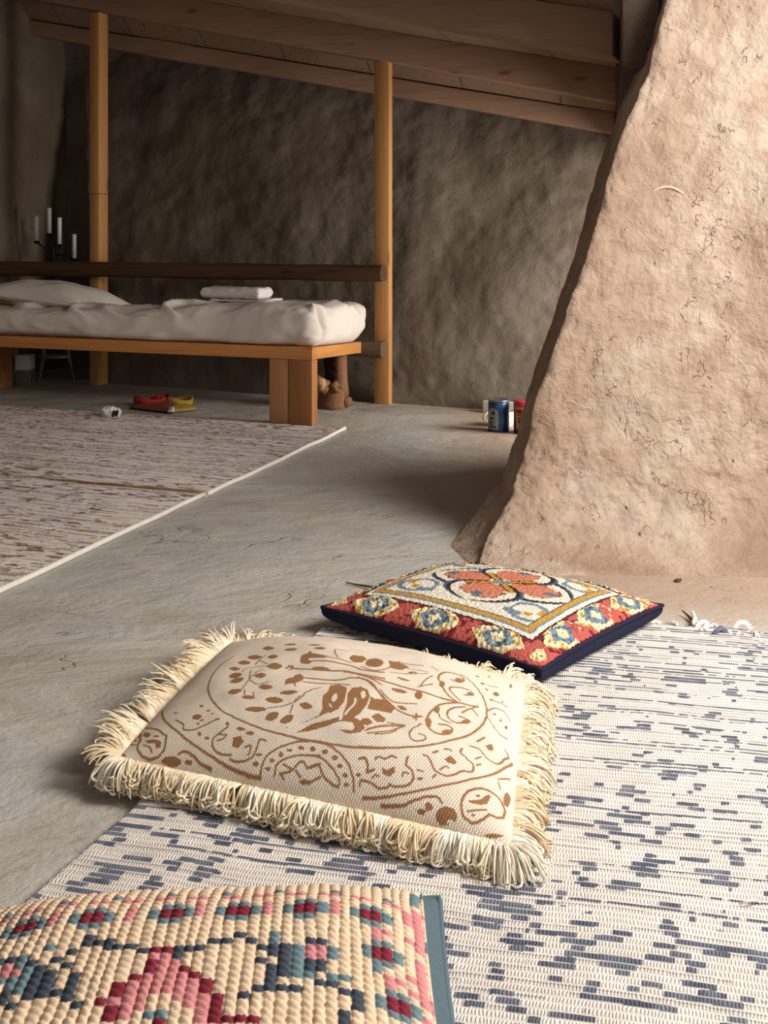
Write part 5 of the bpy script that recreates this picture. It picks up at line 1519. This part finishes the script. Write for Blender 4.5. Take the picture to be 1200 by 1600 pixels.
for i in range(nstr):
    s = cum[-1]*(i+.7*nr.rand())/nstr
    p, n_, t_ = seam_at(s)
    clump = math.floor(s/.016)
    ch = np.random.RandomState(clump*7+1)
    lean_ = ch.uniform(-.8, .8)*.7+nr.uniform(-.35, .35)
    L = .072*ch.uniform(.75, 1.15)*nr.uniform(.7, 1.12)
    isfront = s < front_len*1.0
    isleft = s > cum[1200]
    isback = cum[800] < s < cum[1200]
    isright = not (isfront or isleft or isback)
    if isback: L *= .75
    rise = .15+.15*ch.rand()+nr.uniform(-.15, .2)
    if isleft: rise += .45; L *= 1.05
    if isback: rise += .45
    d = n_+t_*lean_
    d = d/np.linalg.norm(d)
    pts = []
    z0 = p[2]
    drop = .055+.02*nr.rand() if isfront else (.05 if isright else .030)+.02*nr.rand()
    bend = nr.uniform(-.4, .4)
    for j in range(9):
        u = j/8
        ou = L*(u**.95)*(1-(.34 if isfront else .12)*u*u)
        zz_ = rise*L*u-drop*u**2.2
        pts.append(p-n_*.004+d*ou+t_*bend*L*u*u*.5+V3(0, 0, zz_+nr.uniform(-.0006, .0006)))
    if nr.rand() < (.6 if isfront else .12):      # loop: the end turns back towards the seam
        c_ = pts[-3]
        rad = nr.uniform(.005, .010)
        sd = 1 if nr.rand() < .5 else -1
        e1 = d; e2 = t_*sd*.8+V3(0, 0, -.4)
        pts = pts[:-2]+[c_+e1*rad*math.sin(a)+e2*rad*(1-math.cos(a)) for a in np.linspace(.5, 3.4, 6)]
    pts = [V3(q_[0], q_[1], max(q_[2], FLOORZ+.003*nr.rand()+.001)) for q_ in pts]
    rad = nr.uniform(.0013, .0022)
    n0 = fr.n
    fr.tube(pts, [rad*(1.0 if j < len(pts)-2 else .75) for j in range(len(pts))], 5, cap=False)
    c_ = yc[ch.randint(4)]*nr.uniform(.92, 1.05)
    frc.append(np.repeat(c_[None], fr.n-n0, 0))
obj('fringe', fr, mat_attr('cotton_fringe', .95, .1), cu, col=np.concatenate(frc))

# ------------------------------------------------------------------ embroidered cushion with navy back
na, nb = 560, 460
A_, B_ = np.meshgrid(np.linspace(0, 1, na), np.linspace(0, 1, nb), indexing='ij')
LA, LB = .62, .50
x, y = A_*LA, B_*LB
jx = x+.0016*vnoise(x/.006, y/.006, 0, 51); jy = y+.0016*vnoise(x/.006, y/.006, 0, 52)
crimson, coral, maroon = lin(122, 44, 50), lin(194, 96, 86), lin(84, 32, 40)
creamy, ygold, gold = lin(240, 222, 176), lin(190, 148, 66), lin(206, 152, 54)
blue, dblue, dark, white, salmon = lin(124, 144, 158), lin(84, 102, 124), lin(60, 48, 48), lin(242, 232, 212), lin(212, 134, 106)
m_ = np.minimum(np.minimum(jx, LA-jx), np.minimum(jy, LB-jy))
col = np.zeros(x.shape+(3,))
def put(mask, c): col[mask] = c if np.ndim(c) == 1 else c[mask]
# border ground
put(m_ < 2, crimson)
along_ = np.where(np.minimum(jy, LB-jy) < np.minimum(jx, LA-jx), jx, jy)
isA = np.minimum(jy, LB-jy) < np.minimum(jx, LA-jx)
across = np.where(isA, np.minimum(jy, LB-jy), np.minimum(jx, LA-jx))
WB_ = .068
chunk = np.zeros(x.shape)
for centers, sel in (((.22*LA, .50*LA, .78*LA), isA), ((.28*LB, .55*LB, .82*LB), ~isA)):
    for c_ in centers:
        dx = np.abs(along_-c_); dy = np.abs(across-.035)
        # coral wedges either side
        w = sel & (np.abs(dx-.082) < .036-.4*np.abs(across-.018)) & (across < .064)
        put(w & (vnoise(x/.012, y/.012, 0, 61) > -.45), coral)
        med = sel & (dx/.072+dy/.058 < 1) & (dy < .031)
        st_ = vnoise(x/.005, y/.009, 0, 62)
        put(med, creamy); chunk[med] = 1
        put(med & (st_ > .30) & (dx > .022), ygold)
        put(sel & (dx/.042+dy/.036 < 1) & (dy < .026), dblue)
        put(sel & (dx/.040+dy/.034 < 1) & (dy < .024) & (vnoise(x/.006, y/.006, 0, 64) > -.3), blue)
        core = sel & (dx/.019+dy/.017 < 1)
        put(core, creamy); chunk[core] = 1
for cx_, cy_ in ((.985*LA, .07*LB), (.03*LA, .05*LB), (.97*LA, .95*LB), (.03*LA, .95*LB)):
    d_ = np.hypot(jx-min(max(cx_, .03), LA-.03), jy-min(max(cy_, .03), LB-.03))
    put(d_ < .030, coral)
    ang = np.arctan2(jy-cy_, jx-cx_)
    f_ = d_ < .018+.004*np.cos(5*ang)
    put(f_, creamy); chunk[f_] = 1
    put(f_ & (vnoise(x/.006, y/.006, 0, 66) > .35), ygold)
put(m_ < .0035, maroon)
put((m_ > WB_-.005) & (m_ < WB_+.002), dark*.9+crimson*.3)
for a0, a1, c_ in ((.070, .082, white), (.082, .089, blue), (.089, .102, gold), (.102, .106, dblue)):
    put((m_ > a0) & (m_ <= a1), c_)
fieldm = m_ > .106
put(fieldm, white)
ua, ub = (jx-.525*LA)/(.5*LA-.112), (jy-.535*LB)/(.5*LB-.112)
# corner and edge ornaments of the field
for sx_ in (-1, 1):
    for sy_ in (-1, 1):
        dd = np.hypot(ua-sx_*.80, (ub-sy_*.80))
        put(fieldm & (dd > .22) & (dd < .30) & (np.abs(ua) > .55) & (np.abs(ub) > .5), blue)
        put(fieldm & (np.abs(np.abs(ua)-.93) < .05) & (np.abs(np.abs(ub)-.70) < .10), gold)
        put(fieldm & (np.abs(np.abs(ua)-.62) < .12) & (np.abs(np.abs(ub)-.93) < .05), blue)
        put(fieldm & (np.abs(np.abs(ua)-.80) < .05) & (np.abs(np.abs(ub)-.88) < .06), gold)
yarnrow = np.sin(2*math.pi*y/.0085)
for t_, s_, e_ in ((ua, ub, 1), (-ua, ub, 2), (ub, ua, 3), (-ub, ua, 4)):
    tt = np.clip(t_/.98, 0, 1)
    wd = .60*np.sin(math.pi*tt**.85)**.8*(.55+.45*tt)
    ed = wd-np.abs(s_)
    ok = fieldm & (t_ > .0) & (t_ < .98)
    put(ok & (ed > -.085) & (ed <= -.03) & (t_ > .25), dblue)
    put(ok & (ed > -.035) & (ed < .02), dark)
    put(ok & (ed >= .02), white*.985+creamy*.015)
    heart = (np.abs(s_) < .62*wd-.02-.09*np.clip((t_-.62)/.2, 0, 1)+.03*vnoise(x/.012, y/.012, 0, 70+e_)) & (t_ > .16) & (t_ < .80-.16*np.exp(-(s_/.06)**2))
    heart_d = (np.abs(s_) < .62*wd+.015-.09*np.clip((t_-.62)/.2, 0, 1)+.03*vnoise(x/.012, y/.012, 0, 70+e_)) & (t_ > .14) & (t_ < .82)
    put(ok & heart_d & (vnoise(x/.008, y/.008, 0, 75) > -.25) & (ed > .05), dark*.7+salmon*.3)
    put(ok & heart, salmon)
    put(ok & (((t_-.70)/.085)**2+(s_/.075)**2 < 1), dblue*.5+blue*.5)
rad_ = np.hypot(ua, ub)
xb = fieldm & (np.abs(np.abs(ua)-np.abs(ub)) < .055) & (rad_ < .50)
put(fieldm & (np.abs(np.abs(ua)-np.abs(ub)) < .085) & (rad_ < .50), dark)
put(xb, gold)
put(fieldm & (np.abs(ua) < .10) & (np.abs(ub) < .05), blue)
put(fieldm & (np.abs(ub) < .09) & (np.abs(ua) < .035), blue)
ynoise = .93+.10*vnoise(x/.0035, y/.0035, 0, 81)+.05*yarnrow
col = col*ynoise[..., None]
P = STITCHED.top(A_, B_)
P[..., 2] += (.0012*vnoise(x/.004, y/.004, 0, 82)+.0042*chunk*(.5+.9*vnoise(x/.007, y/.007, 0, 83))+.0007*yarnrow*fieldm)*smooth(0, .01, m_)
cs = thing('cushion', 'embroidered four-petal cushion with red medallion border and navy underside, farthest of the three', 'cushion', P[na//2, nb//2]*V3(1, 1, 0), 'floor cushions')
obj('embroidered_cover', MB().grid(P), mat_attr('embroidery', .9, .12, (.0045, .0045), .5, .0018), cs, col=col, uv=np.stack([x, y], -1))
velvet = mat_cloth('navy_velvet', (38, 40, 62), .85, 200, .2, .15)
obj('back_panel', MB().grid(STITCHED.bottom(a8, b8, FLOORZ, .052)[:, ::-1]), velvet, cs)
pp = seam_loop(STITCHED, 60)
obj('piping', MB().tube(list(pp)+[pp[0]], .0045, 8), velvet, cs)

# ------------------------------------------------------------------ knitted looking cushion in front
kn = KNIT          # first line = row nearest the camera
NCk, NRk = len(kn[0]), len(kn)
pc, pr_k = 9, 8
na, nb = NCk*pc+1, NRk*pr_k+1
A_, B_ = np.meshgrid(np.linspace(0, 1, na), np.linspace(0, 1, nb), indexing='ij')
ac, bc = A_*NCk+.22*vnoise(A_*NCk*.45, B_*7, 0, 92), B_*NRk
wob = .10*vnoise(A_*5, B_*9, 0, 91)
ci = np.clip(np.floor(ac), 0, NCk-1).astype(int)
rowshift = .14*(h1(ci, 93)-.5)
cf = ac-ci
twist = (cf-.5)*.80*np.where(h1(ci, 97) > -1, 1, 1)
bs = bc+rowshift+wob
ri = np.clip(np.floor(bs), 0, NRk-1).astype(int)
sf = (bs+twist)*1.0
pal = {'C': lin(230, 203, 172), 'T': lin(110, 134, 138), 'D': lin(72, 80, 90), 'R': lin(130, 48, 60), 'P': lin(212, 140, 140)}
table = np.array([pal[k_] for k_ in 'CTDRP'])[np.array(kn)]
# colour follows whole stitches
rt = np.clip(np.floor(bs+twist*.22), 0, NRk-1).astype(int)
col = table[rt, ci]
hh = h1(rt*71+ci, 99)
col = col*(.93+.13*hh+.05*vnoise(A_*300, B_*300, 0, 101))[..., None]
ridge = np.sqrt(np.clip(1-(2*cf-1)**2, 0, 1))
bead = np.abs(np.sin(math.pi*(sf*1.0)))**.6
hgt = .0060*ridge**.8*(.40+.60*bead)*(.9+.25*hh)
edge_cloth = (A_ > .962) | (B_ > .985)
tealc = lin(88, 106, 114)
col[edge_cloth] = tealc*(.95+.08*vnoise(A_[edge_cloth]*160, B_[edge_cloth]*160, 0, 104))[:, None]
hgt = hgt*np.where(edge_cloth, .12, 1)*smooth(0, .03, 1-A_)
P = NEAR.top(A_, B_)
P[..., 2] += hgt
ck = thing('cushion', 'chunky beige wool cushion with pink and crimson motifs, nearest the camera', 'cushion', P[na//2, nb//2]*V3(1, 1, 0), 'floor cushions')
obj('woollen_cover', MB().grid(P), mat_attr('chunky_wool', .95, .08, None, .35, .0015), ck, col=col)
tealm = mat_cloth('teal_backing', (92, 110, 118), .9, 180, .3)
obj('back_panel', MB().grid(NEAR.bottom(a8, b8, FLOORZ, .045)[:, ::-1]), tealm, ck)
pp = seam_loop(NEAR, 60)
obj('piping', MB().tube(list(pp)+[pp[0]], .005, 8), tealm, ck)

# ------------------------------------------------------------------ twigs and a chip
bark = mat_plain('bark', (92, 70, 48), .9, .1, 0, .2)
tag(obj('twig', yarn(yf((540, 910, .006), (560, 914, .006), (585, 917, .01), (612, 917, .012)), .0035), bark), 'thin twig on the floor beside the embroidered cushion', 'twig')
tag(obj('twig', yarn(yf((1066, 954, .014), (1074, 961, .010), (1084, 970, .012), (1091, 978, .014)), .0035), bark), 'short brown twig among the loose yarn at the rug edge', 'twig')
p = fl(1060, 909)
tag(obj('wood_chip', blob(p+V3(0, 0, .005), V3(.012, .004, .002), V3(-.002, .008, 0), V3(0, 0, .004), n=6, seed=4, amp=.4, sq=.9), bark), 'tiny dark wood chip on the floor by the leaning wall', 'chip')
# ------------------------------------------------------------------ daylight
def area(name, loc, target, sx, sy, power, color):
    l = bpy.data.lights.new(name, 'AREA')
    l.shape = 'RECTANGLE'
    l.size, l.size_y = sx, sy
    l.energy = power
    l.color = color
    o = bpy.data.objects.new(name, l)
    o.location = loc
    d = np.asarray(target, float)-np.asarray(loc, float)
    import mathutils
    o.rotation_euler = mathutils.Vector(d).to_track_quat('-Z', 'Y').to_euler()
    C.objects.link(o)
    return o
area('daylight_front', (2.35, 1.6, 2.25), (.3, 2.5, .0), 1.4, 1.2, 155, (1.0, .955, .90))
area('daylight_rear', (2.05, 4.95, .9), (-.5, 5.9, .5), .9, .9, 75, (1.0, .97, .92))
w = bpy.data.worlds.new('World')
SC.world = w
w.use_nodes = True
bgn = w.node_tree.nodes['Background']
bgn.inputs[0].default_value = (.95, .925, .90, 1)
bgn.inputs[1].default_value = .36
SC.view_settings.view_transform = 'Standard'
SC.view_settings.look = 'None'
SC.view_settings.exposure = 0.08
SC.view_settings.gamma = 1.0
SC.view_settings.use_curve_mapping = False
SC.cycles.max_bounces = 6
SC.cycles.diffuse_bounces = 4
SC.cycles.use_denoising = True
